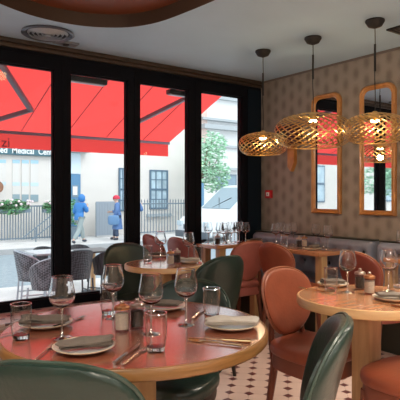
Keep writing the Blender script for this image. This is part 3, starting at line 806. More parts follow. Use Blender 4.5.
# barred sash window with panes
def sash(px0, px1, py0, py1, nx, nz, mframe, mglass, sill=True):
    y = FY-.05; x0, _ = on_y(px0, y); x1, _ = on_y(px1, y); c = (px0+px1)/2; z0 = on_yz(c, py1, y)[1]-PVZ; z1 = on_yz(c, py0, y)[1]-PVZ
    w = x1-x0; bm = bmesh.new(); q = .06
    for a, b, c0, c1 in ((x0, x0+q, z0, z1), (x1-q, x1, z0, z1), (x0+q, x1-q, z0, z0+q), (x0+q, x1-q, z1-q, z1), (x0+q, x1-q, (z0+z1)/2-.04, (z0+z1)/2+.04)):
        bx(a, b, -.07, 0, c0, c1, 0, bm)
    for i in range(1, nx): xx = x0+w*i/nx; bx(xx-.018, xx+.018, -.06, 0, z0+q, z1-q, 0, bm)
    for j in range(1, nz):
        zz = z0+(z1-z0)*j/nz; bx(x0+q, x1-q, -.055, 0, zz-.018, zz+.018, 0, bm)
    f = obj('window', bm, mframe, t)
    obj('pane', bx(x0+.01, x1-.01, -.03, -.001, z0+.01, z1-.01), mglass, f)
    if sill: obj('sill', bx(x0-.15, x1+.15, -.14, 0, z0-.32, z0-.2), mat('sill_grey', (.45, .5, .53), .8), f)
sash(150, 168, 170, 209, 3, 4, mat('sash_blue', (.10, .17, .24), .5), mat('sash_glass', (.45, .58, .66), .2, noise=.25, nscale=2))
sash(119, 131, 168, 211, 3, 4, mat('sash_blue', (0, 0, 0)), mat('sash_glass', (0, 0, 0)), False)
# blue street door with a white notice
y = FY-.04
x0, _ = on_y(60, y); x1, _ = on_y(80.5, y); z1 = on_yz(70, 174, y)[1]-PVZ; zt = on_yz(70, 166, y)[1]-PVZ
d = obj('door', bx(x0, x1, -.05, 0, 0, z1), M_blue, t)
for (a, b) in ((64, 70), (72, 78)):
    a0, _ = on_y(a, y); b0, _ = on_y(b, y); obj('door_panel', bx(a0, b0, -.065, -.05, on_yz(71, 197, y)[1]-PVZ, on_yz(71, 185, y)[1]-PVZ), M_darkglass, d)
a0, _ = on_y(72.5, y); b0, _ = on_y(77, y); obj('white_notice', bx(a0, b0, -.075, -.066, on_yz(74, 195, y)[1]-PVZ, on_yz(74, 186.5, y)[1]-PVZ), M_white, d)
obj('fanlight', bx(x0, x1, -.05, 0, z1+.02, zt+.5), M_sky_glass, t)
obj('door_hood', bx(x0-.2, x1+.25, -.45, 0, zt+.52, zt+.66), mat('hood_grey', (.5, .55, .58), .8), t)
# frosted clinic window of three lights with pale blue headers
for i, (a, b) in enumerate(((12.5, 19.8), (21.8, 28.8), (30.6, 38.5), (-4, 6))):
    xa, _ = on_y(a, y); xb, _ = on_y(b, y); z = [on_yz((a+b)/2, p+(a-25)*.02, y)[1]-PVZ for p in (201.5, 194.5, 186, 182.5, 163.5, 160)]
    f = obj('window', bx(xa, xb, -.03, 0, z[0], z[5]), mat('frosted_film', (.71, .685, .65), .6), t)
    obj('blue_header', bx(xa, xb, -.036, -.03, z[4], z[5]), mat('header_blue', (.38, .60, .72), .5), f)
    obj('blue_band', bx(xa, xb, -.036, -.03, z[2], z[3]), mat('band_blue', (.55, .70, .76), .5), f)
    if i < 3: obj('clear_pane', bx(xa, xb, -.036, -.03, z[0], z[1]), mat('clear_grey', (.26, .36, .40), .3), f)
# fascia sign
y = FY-.16
xa, _ = on_y(-60, y); xb, _ = on_y(57, y); za, zb = on_yz(30, 155.4, y)[1]-PVZ, on_yz(30, 145.5, y)[1]-PVZ
sg = thing('fascia_sign', 'dark teal fascia sign with white lettering on the cream building', 'sign', (0, FY-.16, PVZ))
obj('board', bx(xa, xb, 0, .16, za, zb), mat('teal_board', (.055, .15, .19), .5), sg)
x0, _ = on_y(.0, y-.01); x1, _ = on_y(52.5, y-.01)
tm = text_mesh('lettering', 'ed  Medical  Centre', .3, mat('sign_white', (.85, .88, .86), .5), sg, (x0, -.012, za+.055), (PI/2, 0, 0), .004, .006)
xr, _ = on_y(58, y-.01); wv = max(v.co.x for v in tm.data.vertices); tm.scale = ((xr-x0)/wv, 1, 1)
# brown round hanging sign, at the left edge
xa, d_ = on_y(-3, FY-.35); z = on_yz(-3, 187, FY-.35)[1]
t2 = thing('hanging_sign', 'round brown sign hanging at the left edge before the cream building', 'sign', (xa, FY-.35, z))
bm = bmesh.new(); lathe(bm, [(0, -.03), (.21, -.03), (.22, 0), (.21, .03), (0, .03)], 32); bmesh.ops.rotate(bm, verts=bm.verts, cent=(0, 0, 0), matrix=Matrix.Rotation(PI/2, 3, 'X')); obj('disc', bm, mat('sign_brown', (.30, .14, .08), .6), t2)
bm = bmesh.new(); tube(bm, [(0, 0, .2), (0, 0, .32), (0, .36, .32)], .02, 6); obj('arm', bm, M_iron, t2)
# right hand building: white, banded, brick above
t = thing('banded_building', 'white building with grey cornice bands and pink brick beyond the tree', 'building', (xe, FY+2.5, PVZ))
obj('facade_wall', bx(.1, 22, 0, .5, 0, 5.2), M_whitep, t)
obj('brick_pier', bx(-.2, 2.6, -.08, .5, 4.3, 9), brick('pink_brick', (.62, .44, .38), (.70, .54, .47), (.75, .7, .66), 6), t)
obj('upper_wall', bx(2.6, 22, 0, .5, 5.2, 9), M_whitep, t)
for z, h, dp in ((5.0, .22, .4), (5.45, .12, .25), (4.1, .12, .15), (2.9, .14, .2), (6.6, .15, .2)): obj('cornice', bx(2.2, 22, -dp, 0, z, z+h), mat('cornice_grey', (.42, .46, .48), .8), t)
for k in range(3):
    f = obj('window', bx(3.2+k*3, 4.6+k*3, -.05, 0, 1.2, 2.7), M_rail, t); obj('pane', bx(3.3+k*3, 4.5+k*3, -.06, -.05, 1.3, 2.6), M_darkglass, f)
x0, _ = on_y(199, FY+2.4); x1, _ = on_y(204, FY+2.4)
obj('blue_door', bx(x0-xe, x1-xe, -.1, 0, 0, 2.35), M_blue, t)

# railings
def railing(x0, x1, y, z0, h, n, m, label, spear=False, solid=False, rr=.012):
    t = thing('railing', label, 'railing', ((x0+x1)/2, y, z0)); w = (x1-x0)/2
    obj('top_rail', bx(-w, w, -.02, .02, h-.05, h), m, t); obj('bottom_rail', bx(-w, w, -.02, .02, .08, .12), m, t)
    obj('plinth', bx(-w, w, -.08, .08, 0, .06), mat('plinth_stone', (.5, .5, .5), .9), t)
    for i in range(n):
        x = -w+2*w*(i+.5)/n; bm = bmesh.new(); bx(x-rr, x+rr, -rr, rr, .06, h+(.07 if spear else -.05), 0, bm)
        if spear: lathe(bm, [(0, .13), (.03, .03), (.012, 0), (0, 0)], 6, (x, 0, h+.05))
        obj('baluster', bm, m, t)
    if solid: obj('backing_panel', bx(-w, w, .03, .05, .06, h-.04), mat('panel_grey', (.40, .46, .50), .7), t)
    return t
RY = 13.75
x0, _ = on_y(-14, RY); x1, _ = on_y(56, RY)
hz = on_yz(22, 205.5, RY)[1]-PVZ
railing(x0, x1, RY, PVZ, hz, 26, M_rail, 'grey railing with flower boxes before the clinic window', rr=.015)
x0, _ = on_y(96, RY); x1, _ = on_y(118, RY); railing(x0, x1, RY, PVZ, on_yz(107, 201.5, RY)[1]-PVZ, 14, M_lrail, 'grey boarded fence beside the person in the long blue coat', False, True, .03)
x0, _ = on_y(131, RY); x1, _ = on_y(193, RY); railing(x0, x1, RY, PVZ, on_yz(160, 203, RY)[1]-PVZ, 22, M_rail, 'spear topped street railing below the barred sash window', True)
# stair handrails at the clinic steps
xs, _ = on_y(42, RY-.3); t = thing('stair_handrail', 'sloping double handrail at the clinic steps right of the flower boxes', 'handrail', (xs, RY-.55, PVZ))
bm = bmesh.new(); tube(bm, [(-.75, 0, .15), (.45, 0, 1.05), (.95, 0, 1.05)], .02, 6); obj('upper_rail', bm, M_rail, t)
bm = bmesh.new(); tube(bm, [(-.45, 0, .08), (.45, 0, .72), (.95, 0, .72)], .02, 6); obj('lower_rail', bm, M_rail, t)
for xx, z in ((-.3, .5), (.45, 1.05), (.95, 1.05)):
    bm = bmesh.new(); tube(bm, [(xx, 0, 0), (xx, 0, z)], .02, 6); obj('post', bm, M_rail, t)

# flower boxes and planters
M_leaf = mat('hedge_leaf', (.17, .40, .20), .6, noise=.5, nscale=5); M_leafd = mat('tree_leaf', (.44, .70, .50), .6, noise=.45, nscale=6)
M_flower = mat('pale_flower', (.82, .68, .70), .7, noise=.1)
def leaf_cloud(bm, c, h, n, s, seed):
    rnd = random.Random(seed)
    for _ in range(n):
        while True:
            p = Vector((rnd.uniform(-1, 1), rnd.uniform(-1, 1), rnd.uniform(-1, 1)))
            if .25 < p.length < 1: break
        q = Vector((c[0]+p.x*h[0], c[1]+p.y*h[1], c[2]+p.z*h[2]))
        rm = Matrix.Rotation(rnd.uniform(0, 6.28), 3, 'Z') @ Matrix.Rotation(rnd.uniform(-1.3, 1.3), 3, 'X'); ss = s*rnd.uniform(.6, 1.3)
        vs = [bm.verts.new(q+rm @ Vector(v)) for v in ((-ss, 0, 0), (0, -ss*.5, ss*.1), (ss, 0, 0), (0, ss*.5, ss*.1))]
        bm.faces.new(vs)
def planter(px0, px1, py, label, h=.3, seed=1):
    y = RY-.27; x0, _ = on_y(px0, y); x1, _ = on_y(px1, y); z = on_yz((px0+px1)/2, py, y)[1]
    t = thing('flower_box', label, 'planter', ((x0+x1)/2, y, z-.12)); w = (x1-x0)/2
    obj('trough', bx(-w*.95, w*.95, -.08, .08, -.04, .08), M_rail, t)
    bm = bmesh.new(); leaf_cloud(bm, (0, 0, .14), (w, .16, h), int(1100*w), .075, seed); f = obj('foliage', bm, M_leaf, t, 180); f['kind'] = 'stuff'
    bm = bmesh.new()
    rnd = random.Random(seed+5)
    for _ in range(int(26*w)): superell(bm, (rnd.uniform(-w, w), rnd.uniform(-.18, -.02), .14+h*rnd.uniform(.2, 1.05)), (.05, .05, .045), 1, 1, 6, 4)
    f = obj('blossoms', bm, M_flower, t, 180); f['kind'] = 'stuff'
planter(-9, 31, 208, 'long box of green plants with pale flowers hung on grey railing', .26, 3)
planter(43, 53, 208, 'short box of green plants right of the steps handrail', .22, 5)
t_x, _ = on_y(72, RY-.2); t = thing('potted_shrub', 'leafy green shrub in a pot beside the blue door', 'plant', (t_x, RY-.2, PVZ))
bm = bmesh.new(); lathe(bm, [(0, 0), (.2, 0), (.27, .45), (.24, .45), (0, .42)], 16); obj('pot', bm, M_rail, t)
bm = bmesh.new(); leaf_cloud(bm, (0, 0, .95), (.34, .34, .5), 420, .07, 8); f = obj('foliage', bm, M_leaf, t, 180); f['kind'] = 'stuff'

# street tree
ty = 13.0; tx_, _ = on_y(206, ty)
t = thing('street_tree', 'young leafy street tree seen through the rightmost window pane', 'tree', (tx_, ty, PVZ))
bm = bmesh.new(); tube(bm, [(-.55, .1, 0), (-.5, .08, 1.4), (-.2, 0, 2.4), (.1, 0, 3.6)], [.09, .075, .05, .03], 8); obj('trunk', bm, mat('bark', (.20, .15, .12), .9, noise=.3), t)
bm = bmesh.new()
for e in ((.6, -.1, 3.2), (-.5, .2, 3.4), (.9, .1, 2.5), (.35, 0, 4.2)): tube(bm, [(-.2, 0, 2.3), (e[0]*.5, e[1], 2.8), e], [.035, .025, .01], 6)
obj('branches', bm, mat('bark', (0, 0, 0)), t)
bm = bmesh.new()
for i, (c, h, n) in enumerate((((.15, 0, 3.0), (.85, .7, .75), 700), ((.45, .1, 3.75), (.65, .6, .6), 420), ((.75, 0, 2.5), (.5, .5, .5), 300), ((-.25, 0, 2.55), (.5, .5, .5), 260), ((.2, 0, 2.05), (.32, .3, .38), 150), ((.85, 0, 2.0), (.3, .3, .3), 120))):
    leaf_cloud(bm, c, h, n, .085, 20+i)
f = obj('foliage', bm, M_leafd, t, 180); f['kind'] = 'stuff'

t = thing('street_tree', 'leafy street tree seen only as a reflection in the right mirror', 'tree', (-18.0, 10.6, PVZ))
bm = bmesh.new(); tube(bm, [(0, 0, -.2), (.05, 0, 1.6), (0, 0, 3.4)], [.12, .1, .05], 8); obj('trunk', bm, mat('bark', (0, 0, 0)), t)
bm = bmesh.new()
for i in range(6): leaf_cloud(bm, (random.uniform(-1, 1), random.uniform(-1, 1), 2.8+random.uniform(-.7, .9)), (.9, .9, .8), 260, .13, 40+i)
f = obj('foliage', bm, M_leafd, t, 180); f['kind'] = 'stuff'
# white van parked at the far kerb, nose to the left
vy = 10.0; vx, _ = on_y(192, vy)
t = thing('parked_van', 'white van parked across the street behind the rightmost window pane', 'van', (vx, vy, -.5))
M_van = mat('van_white', (.80, .82, .83), .25, coat=.5); M_vglass = mat('van_glass', (.26, .36, .42), .1)
prof = [(.0, .35), (.02, .75), (.15, .95), (.95, 1.22), (1.9, 1.98), (2.3, 2.12), (5.2, 2.15), (5.3, 1.9), (5.3, .35)]
bm = bmesh.new(); prism(bm, prof, -.95, .95); bmesh.ops.rotate(bm, verts=bm.verts, cent=(0, 0, 0), matrix=Matrix.Rotation(PI/2, 3, 'X'))
bmesh.ops.bevel(bm, geom=list(bm.edges), offset=.06, segments=2, affect='EDGES'); obj('body', bm, M_van, t)
bm = bmesh.new(); prism(bm, [(1.04, 1.27), (1.95, 1.99), (1.93, 2.02), (1.0, 1.29)], -.8, .8); bmesh.ops.rotate(bm, verts=bm.verts, cent=(0, 0, 0), matrix=Matrix.Rotation(PI/2, 3, 'X')); obj('windscreen', bm, M_vglass, t)
for nm, pp in (('side_window', [(1.25, 1.25), (1.95, 1.85), (2.6, 1.9), (2.6, 1.25)]), ('side_window', [(2.75, 1.25), (2.75, 1.9), (3.9, 1.9), (3.9, 1.25)])):
    bm = bmesh.new(); prism(bm, pp, .948, .965); bmesh.ops.rotate(bm, verts=bm.verts, cent=(0, 0, 0), matrix=Matrix.Rotation(PI/2, 3, 'X')); obj(nm, bm, M_vglass, t)
for x in (1.0, 4.3):
    for s in (-1, 1):
        bm = bmesh.new(); lathe(bm, [(0, -.1), (.26, -.1), (.33, -.07), (.33, .07), (.26, .1), (0, .1)], 24, (0, 0, 0)); bmesh.ops.rotate(bm, verts=bm.verts, cent=(0, 0, 0), matrix=Matrix.Rotation(PI/2, 3, 'X'))
        w = obj('wheel', bm, mat('tyre', (.02, .02, .02), .8), t); w.location = (x, s*.88, .33)
        bm = bmesh.new(); lathe(bm, [(0, -.112), (.2, -.105), (.2, .105), (0, .112)], 20); bmesh.ops.rotate(bm, verts=bm.verts, cent=(0, 0, 0), matrix=Matrix.Rotation(PI/2, 3, 'X')); obj('hub_cap', bm, mat('hub', (.5, .52, .54), .3, .6), w)
obj('bumper', bx(-.08, .06, -.92, .92, .3, .52, .02), mat('bumper_grey', (.12, .14, .16), .6), t)
for s in (-1, 1):
    obj('headlight', bx(-.02, .16, s*.78-.14, s*.78+.14, .68, .86, .02), mat('lamp_lens', (.6, .7, .75), .1), t)
    obj('door_mirror', bx(1.55, 1.72, s*1.05-.1, s*1.05+.1, 1.28, 1.55, .03), mat('bumper_grey', (0, 0, 0)), t)
obj('grille', bx(-.02, .03, -.5, .5, .58, .74, .01), mat('bumper_grey', (0, 0, 0)), t)
bm = bmesh.new()
for s in (-1, 1): tube(bm, [(1.02, s*.1-.3*s, 1.30), (1.45, s*.35, 1.655)], .012, 5)
obj('wipers', bm, M_cord, t)

# ------------------------------------------------------------------ people
def skin(name, joints, links, m, parent, sub=2):
    me = bpy.data.meshes.new(name); keys = list(joints); ix = {k: i for i, k in enumerate(keys)}
    me.from_pydata([joints[k][0] for k in keys], [(ix[a], ix[b]) for a, b in links], [])
    o = bpy.data.objects.new(name, me); COL.objects.link(o)
    o.modifiers.new('s', 'SKIN'); sb = o.modifiers.new('b', 'SUBSURF'); sb.levels = sb.render_levels = sub
    if not me.skin_vertices: bpy.context.view_layer.update()
    for i, k in enumerate(keys):
        r = joints[k][1]; r = r if isinstance(r, tuple) else (r, r)
        me.skin_vertices[0].data[i].radius = r; me.skin_vertices[0].data[i].use_root = (i == 0)
    dg = bpy.context.evaluated_depsgraph_get(); dg.update()
    nm = bpy.data.meshes.new_from_object(o.evaluated_get(dg)); bpy.data.objects.remove(o)
    for p in nm.polygons: p.use_smooth = True
    nm.materials.clear(); nm.materials.append(m); nm.name = name
    o = bpy.data.objects.new(name, nm); COL.objects.link(o); o.parent = parent
    return o
M_skin = mat('skin', (.62, .40, .31), .5)
def person(label, x, y, z, rz, P, jacket, trouser, shoes, head, headm, coat_len=0., bag=None):
    t = thing('person', label, 'person', (x, y, z), rz)
    J = {'pel': (P['pel'], (.115, .095)), 'waist': (P['waist'], (.11, .09)), 'chest': (P['chest'], (.135, .105)), 'neck': (P['neck'], .05), 'skull': (P['head'], (.078, .092)), 'crown': (P['crown'], (.068, .078))}
    L = [('pel', 'waist'), ('waist', 'chest'), ('chest', 'neck'), ('neck', 'skull'), ('skull', 'crown')]
    for s in 'LR':
        for a, b, r in (('sho', 'chest', .062), ('elb', 'sho', .046), ('wri', 'elb', .032)): J[a+s] = (P[a+s], r); L.append((b+s if b != 'chest' else b, a+s))
        for a, b, r in (('hip', 'pel', .085), ('knee', 'hip', .06), ('ank', 'knee', .042), ('toe', 'ank', .035)): J[a+s] = (P[a+s], r); L.append((b+s if b != 'pel' else b, a+s))
    h = Vector(P['head'])
    fw = Vector(P.get('look', (0, 1, 0)))
    J['nose'] = (tuple(h+fw*.10+Vector((0, 0, -.01))), .014); L.append(('skull', 'nose'))
    # palm, four fingers and a thumb on each hand, rooted in the palm
    for s in 'LR':
        w = Vector(P['wri'+s]); e = Vector(P['elb'+s]); dr = (w-e).normalized(); side = dr.cross(fw); side = side.normalized() if side.length > .1 else Vector((1, 0, 0))
        pm = w+dr*.05; J['palm'+s] = (tuple(pm), (.03, .018)); L.append(('wri'+s, 'palm'+s))
        for k, (o_, ln) in enumerate(((-.026, .06), (-.009, .072), (.009, .068), (.026, .052))):
            a = pm+dr*.035+side*o_; J['f%d%s' % (k, s)] = (tuple(a), .0095); J['g%d%s' % (k, s)] = (tuple(a+dr*ln*.7+fw*ln*.35), .008)
            L += [('palm'+s, 'f%d%s' % (k, s)), ('f%d%s' % (k, s), 'g%d%s' % (k, s))]
        J['th'+s] = (tuple(pm-side*.045+dr*.02+fw*.015), .010); L.append(('palm'+s, 'th'+s))
    skin('body', J, L, M_skin, t, 2)
    JJ = {k: (J[k][0], tuple(q*1.0+.028 for q in (J[k][1] if isinstance(J[k][1], tuple) else (J[k][1],)*2))) for k in ('pel', 'waist', 'chest', 'shoL', 'shoR', 'elbL', 'elbR')}
    for s in 'LR': JJ['wri'+s] = (tuple(Vector(P['wri'+s])*.93+Vector(P['elb'+s])*.07), .048)
    JJ['neck'] = (P['neck'], .068)
    LL = [('pel', 'waist'), ('waist', 'chest'), ('chest', 'neck')]+[('chest', 'shoL'), ('chest', 'shoR'), ('shoL', 'elbL'), ('shoR', 'elbR'), ('elbL', 'wriL'), ('elbR', 'wriR')]
    pel, wst = Vector(P['pel']), Vector(P['waist']); bm = bmesh.new(); prev = None     # skirt of the coat, or the jacket's hem
    down = coat_len or .07
    for c, rx, ry in ((wst+Vector((0, 0, .04)), .12, .10), (wst, .15, .125), (pel+Vector((0, 0, .06)), .165, .14), (pel-Vector((0, 0, down*.5)), .185 if coat_len else .175, .16), (pel-Vector((0, 0, down)), .215 if coat_len else .172, .19 if coat_len else .155), (pel-Vector((0, 0, down-.01)), .15, .13)):
        ring = [bm.verts.new((c.x+rx*math.cos(2*PI*k/24), c.y+ry*math.sin(2*PI*k/24), c.z)) for k in range(24)]
        if prev:
            for k in range(24): bm.faces.new((prev[k], prev[(k+1) % 24], ring[(k+1) % 24], ring[k]))
        prev = ring
    obj('coat_skirt' if coat_len else 'jacket_hem', bm, jacket, t, 70)
    skin('coat' if coat_len else 'jacket', JJ, LL, jacket, t, 2)
    TT = {'pel': (P['pel'], (.135, .11))}; TL = []
    for s in 'LR':
        TT['hip'+s] = (P['hip'+s], .108); TT['knee'+s] = (P['knee'+s], .085); TT['ank'+s] = (tuple(Vector(P['ank'+s])*.93+Vector(P['knee'+s])*.07), .068)
        TL += [('pel', 'hip'+s), ('hip'+s, 'knee'+s), ('knee'+s, 'ank'+s)]
    skin('trousers', TT, TL, trouser, t, 2)
    for s in 'LR': 
        a, b = Vector(P['ank'+s]), Vector(P['toe'+s])
        skin('shoe', {'h': (tuple(a+(a-b)*.25+Vector((0, 0, -.03))), .045), 'a': (tuple(a+Vector((0, 0, -.025))), .055), 'b': (tuple(b), .042)}, [('h', 'a'), ('a', 'b')], shoes, t, 2)
    # headwear open at the face
    bm = bmesh.new(); hd = Vector(P['head'])+Vector((0, 0, .045)) - fw*.02
    superell(bm, hd, (.118, .128, .15 if head == 'hood' else .115), 1, 1, 20, 14)
    cut = [v for v in bm.verts if (v.co-hd).dot(fw) > .075 and v.co.z < hd.z+(.07 if head == 'hood' else .0)] if head == 'hood' else [v for v in bm.verts if v.co.z < hd.z-.03]
    bmesh.ops.delete(bm, geom=cut, context='VERTS'); obj('hood' if head == 'hood' else 'hat', bm, headm, t, 80)
    sd = fw.cross(Vector((0, 0, 1))).normalized()
    for s in (-1, 1):
        bm = bmesh.new(); superell(bm, hd*1+fw*.105+sd*s*.032+Vector((0, 0, -.035)), (.011, .011, .009), 1, 1, 8, 6); obj('eye', bm, M_cord, t)
    bm = bmesh.new(); superell(bm, hd+fw*.108+Vector((0, 0, -.095)), (.024, .012, .007), 1, 1, 10, 6); obj('mouth', bm, mat('lips', (.5, .2, .18), .5), t)
    if bag: 
        bm = bmesh.new(); superell(bm, bag, (.09, .2, .17), .4, .5, 20, 10); obj('bag', bm, mat('bag_blue', (.13, .26, .45), .6), t)
    return t
M_jblue = mat('blue_puffer', (.03, .19, .50), .5, bump=.3, bscale=12); M_trg = mat('grey_green_trousers', (.30, .36, .36), .8); M_shoe = mat('dark_shoe', (.05, .06, .08), .6)
M_cblue = mat('blue_coat', (.10, .20, .42), .7); M_hat = mat('red_hat', (.65, .04, .08), .7); M_navy2 = mat('navy_trousers', (.05, .08, .14), .8)
walk = {'pel': (0, 0, .84), 'waist': (0, .03, 1.0), 'chest': (0, .08, 1.2), 'neck': (0, .12, 1.345), 'head': (0, .16, 1.44), 'crown': (0, .16, 1.52),
        'shoL': (-.16, .06, 1.26), 'elbL': (-.21, .0, 1.02), 'wriL': (-.17, .17, .93), 'shoR': (.16, .08, 1.26), 'elbR': (.2, .16, 1.03), 'wriR': (.10, .30, 1.22),
        'hipL': (-.09, 0, .8), 'kneeL': (-.10, .26, .47), 'ankL': (-.10, .36, .09), 'toeL': (-.10, .52, .045),
        'hipR': (.09, -.01, .8), 'kneeR': (.10, -.1, .45), 'ankR': (.10, -.42, .12), 'toeR': (.10, -.32, .045)}
stand = {'pel': (0, 0, .84), 'waist': (0, .01, 1.0), 'chest': (0, .02, 1.2), 'neck': (0, .03, 1.345), 'head': (0, .06, 1.44), 'crown': (0, .06, 1.52),
         'shoL': (-.16, .01, 1.26), 'elbL': (-.22, .0, 1.02), 'wriL': (-.20, .12, .82), 'shoR': (.16, .01, 1.26), 'elbR': (.22, .02, 1.02), 'wriR': (.14, .22, 1.0),
         'hipL': (-.09, 0, .8), 'kneeL': (-.10, .04, .46), 'ankL': (-.10, .0, .09), 'toeL': (-.11, .15, .045),
         'hipR': (.09, 0, .8), 'kneeR': (.11, .08, .46), 'ankR': (.11, .12, .09), 'toeR': (.12, .27, .045)}
px_, _ = on_y(79, 11.85)
person('person in blue hooded jacket and grey trousers striding to the right', px_, 11.85, PVZ, R(-62), walk, M_jblue, M_trg, M_shoe, 'hood', M_jblue)
px_, _ = on_y(117.5, 12.2)
person('person in a long blue coat and red hat standing on the far pavement', px_, 12.2, PVZ, R(60), stand, M_cblue, M_navy2, M_shoe, 'hat', M_hat, .45, bag=(-.27, .12, .72))
px_, _ = on_y(134.5, 11.85)
person('person in dark blue half hidden by the window mullion, one leg showing', px_, 11.85, PVZ, R(-62), walk, M_cblue, mat('blue_jeans', (.04, .13, .34), .8), M_shoe, 'hood', M_cblue)

# ------------------------------------------------------------------ terrace furniture
M_wick = wicker('dark_wicker', (.012, .012, .014), (.06, .058, .065), 38); M_wickg = wicker('grey_wicker', (.05, .06, .07), (.20, .23, .26), 38)
M_alu = mat('aluminium', (.45, .5, .55), .35, .6); M_dalu = mat('dark_tube', (.05, .06, .07), .4, .4)
TRZ = -.42
def wicker_chair(label, mw, ml):
    t = thing('wicker_chair', label, 'chair', (0, 0, TRZ), 0, 'terrace wicker chairs')
    bm = bmesh.new(); n = 22; inn, out = [], []
    for i in range(n+1):
        a = R(-112)+R(224)*i/n; s = abs(2*i/n-1); top = .84-.20*s**2.2; rws = []
        for r in (.225, .20):
            rws.append([bm.verts.new((r*math.sin(a)*(1+.05*k), -r*math.cos(a)*(1+.08*k), .40+(top-.40)*k/4)) for k in range(5)])
        inn.append(rws[1]); out.append(rws[0])
    for i in range(n):
        for k in range(4):
            bm.faces.new((out[i][k], out[i+1][k], out[i+1][k+1], out[i][k+1])); bm.faces.new((inn[i][k], inn[i][k+1], inn[i+1][k+1], inn[i+1][k]))
        bm.faces.new((out[i][4], out[i+1][4], inn[i+1][4], inn[i][4])); bm.faces.new((out[i][0], inn[i][0], inn[i+1][0], out[i+1][0]))
    for i in (0, n): bm.faces.new(out[i]+inn[i][::-1])
    obj('woven_shell', bm, mw, t)
    bm = bmesh.new(); superell(bm, (0, .0, .43), (.19, .19, .03), .3, .8, 28, 8); obj('seat', bm, mw, t)
    pts = []
    for i in range(n+1):
        a = R(-112)+R(224)*i/n; s = abs(2*i/n-1); pts.append((.2125*1.2*math.sin(a), -.2125*1.32*math.cos(a), .845-.20*s**2.2))
    bm = bmesh.new(); tube(bm, pts, .012, 6); obj('top_tube', bm, ml, t)
    for sx, sy in ((-1, -1), (1, -1), (-1, 1), (1, 1)):
        bm = bmesh.new(); tube(bm, [(sx*.2, sy*.19, .41), (sx*.22, sy*.22, 0)], .014, 8); obj('leg', bm, ml, t)
    bm = bmesh.new()
    for sx in (-1, 1): tube(bm, [(sx*.21, -.2, .2), (sx*.21, .2, .2)], .009, 6)
    obj('stretcher', bm, ml, t)
    return t
w0 = wicker_chair('grey wicker terrace chair left of the small outdoor table at the left pane', M_wickg, M_alu)
x, _ = on_y(34, 3.35); w0.location = (x, 3.35, TRZ); w0.rotation_euler = (0, 0, R(-100))
def wc(src, px, Y, rz, label, sc=None):
    x, _ = on_y(px, Y); dup(src, (x, Y, TRZ), rz, label, 'terrace wicker chairs', sc)
wc(w0, 49, 2.5, R(15), 'grey wicker terrace chair with its back to the glass, next to the first mullion')
w1 = wicker_chair('dark wicker terrace chair behind the glass, left in the second pane', M_wick, M_dalu)
x, _ = on_y(75, 3.1); w1.location = (x, 3.1, TRZ); w1.rotation_euler = (0, 0, R(0)); w1['group'] = 'terrace wicker chairs'
wc(w1, 106, 3.25, R(35), 'dark wicker terrace chair behind the glass, right in the second pane')
wc(w1, 46, 4.75, R(180), 'dark wicker terrace chair beyond the outdoor table in the left pane', .85)
wc(w1, 80, 4.75, R(170), 'dark wicker terrace chair beyond the others in the second pane', .85)
def cafe_table(px, Y, label, h, half, mt, ml):
    x, _ = on_y(px, Y); t = thing('terrace_table', label, 'table', (x, Y, TRZ))
    obj('tabletop', bx(-half, half, -half, half, h-.03, h, .006), mt, t)
    bm = bmesh.new(); tube(bm, [(0, 0, .02), (0, 0, h-.03)], .045, 10); obj('post', bm, ml, t)
    bm = bmesh.new(); lathe(bm, [(0, 0), (.2, 0), (.2, .012), (.04, .03), (0, .03)], 24); obj('foot', bm, M_dalu, t)
cafe_table(51, 3.8, 'square pale topped terrace table outside the left pane', .76, .33, mat('pale_top', (.55, .58, .6), .4), M_alu)
cafe_table(93, 3.95, 'terrace table on a wooden post outside the second pane', .72, .30, mat('dark_top', (.06, .05, .05), .4), M_post)

# ------------------------------------------------------------------ awning
AX0, AX1 = -9.0, .45; AY0, AY1 = .07, 2.6; AZ0, AZ1 = 3.09, 2.09
M_awn = awning_cloth('red_awning_cloth', (.80, .05, .05), (.95, .09, .08)); M_seam = mat('seam_red', (.25, .03, .05), .7); M_arm = mat('awning_arm', (.14, .13, .16), .4, .2)
t = thing('awning', 'red fabric awning stretched over the terrace with a straight valance', 'awning', (0, AY0, AZ0))
def aw(x, f, dz=0): return (x, (AY1-AY0)*f, (AZ1-AZ0)*f+dz)
bm = bmesh.new(); N = 14; a = []; 
for i in range(N+1):
    x = AX0+(AX1-AX0)*i/N; a.append([bm.verts.new(aw(x, f)) for f in (0, .33, .66, 1)])
for i in range(N):
    for j in range(3): bm.faces.new((a[i][j], a[i+1][j], a[i+1][j+1], a[i][j+1]))
obj('canopy', bm, M_awn, t)
bm = bmesh.new()
xv = AX0
vs = []
for i in range(61):
    x = AX0+(AX1-AX0)*i/60; o_ = .006*math.sin(i*.9); vs.append([bm.verts.new((x, AY1-AY0+.02, AZ1-AZ0-.01)), bm.verts.new((x, AY1-AY0+.02+o_, AZ1-AZ0-.22))])
for i in range(60): bm.faces.new((vs[i][0], vs[i+1][0], vs[i+1][1], vs[i][1]))
obj('valance', bm, M_awn, t)
obj('front_bar', bx(AX0, AX1+.01, AY1-AY0-.02, AY1-AY0+.018, AZ1-AZ0-.03, AZ1-AZ0+.012, .004), M_arm, t)
for k in range(11):
    x = AX1-.5-k*.62
    bm = bmesh.new(); tube(bm, [aw(x, .02, -.006), aw(x, .98, -.006)], .006, 4); obj('seam', bm, M_seam, t)
def under(px, py, drop):                      # a point just below the sloping cloth
    a_ = (px-200)/F; sl = (AZ1-AZ0)/(AY1-AY0)
    vx_, vy_ = .807*a_+.590, -.590*a_+.807; vz = -(py-HY)/F
    d = (AZ0-drop+sl*(CAM[1]-AY0)-CAM[2])/(vz-sl*vy_)
    return Vector((CAM[0]+vx_*d, CAM[1]+vy_*d-AY0, CAM[2]+vz*d-AZ0))
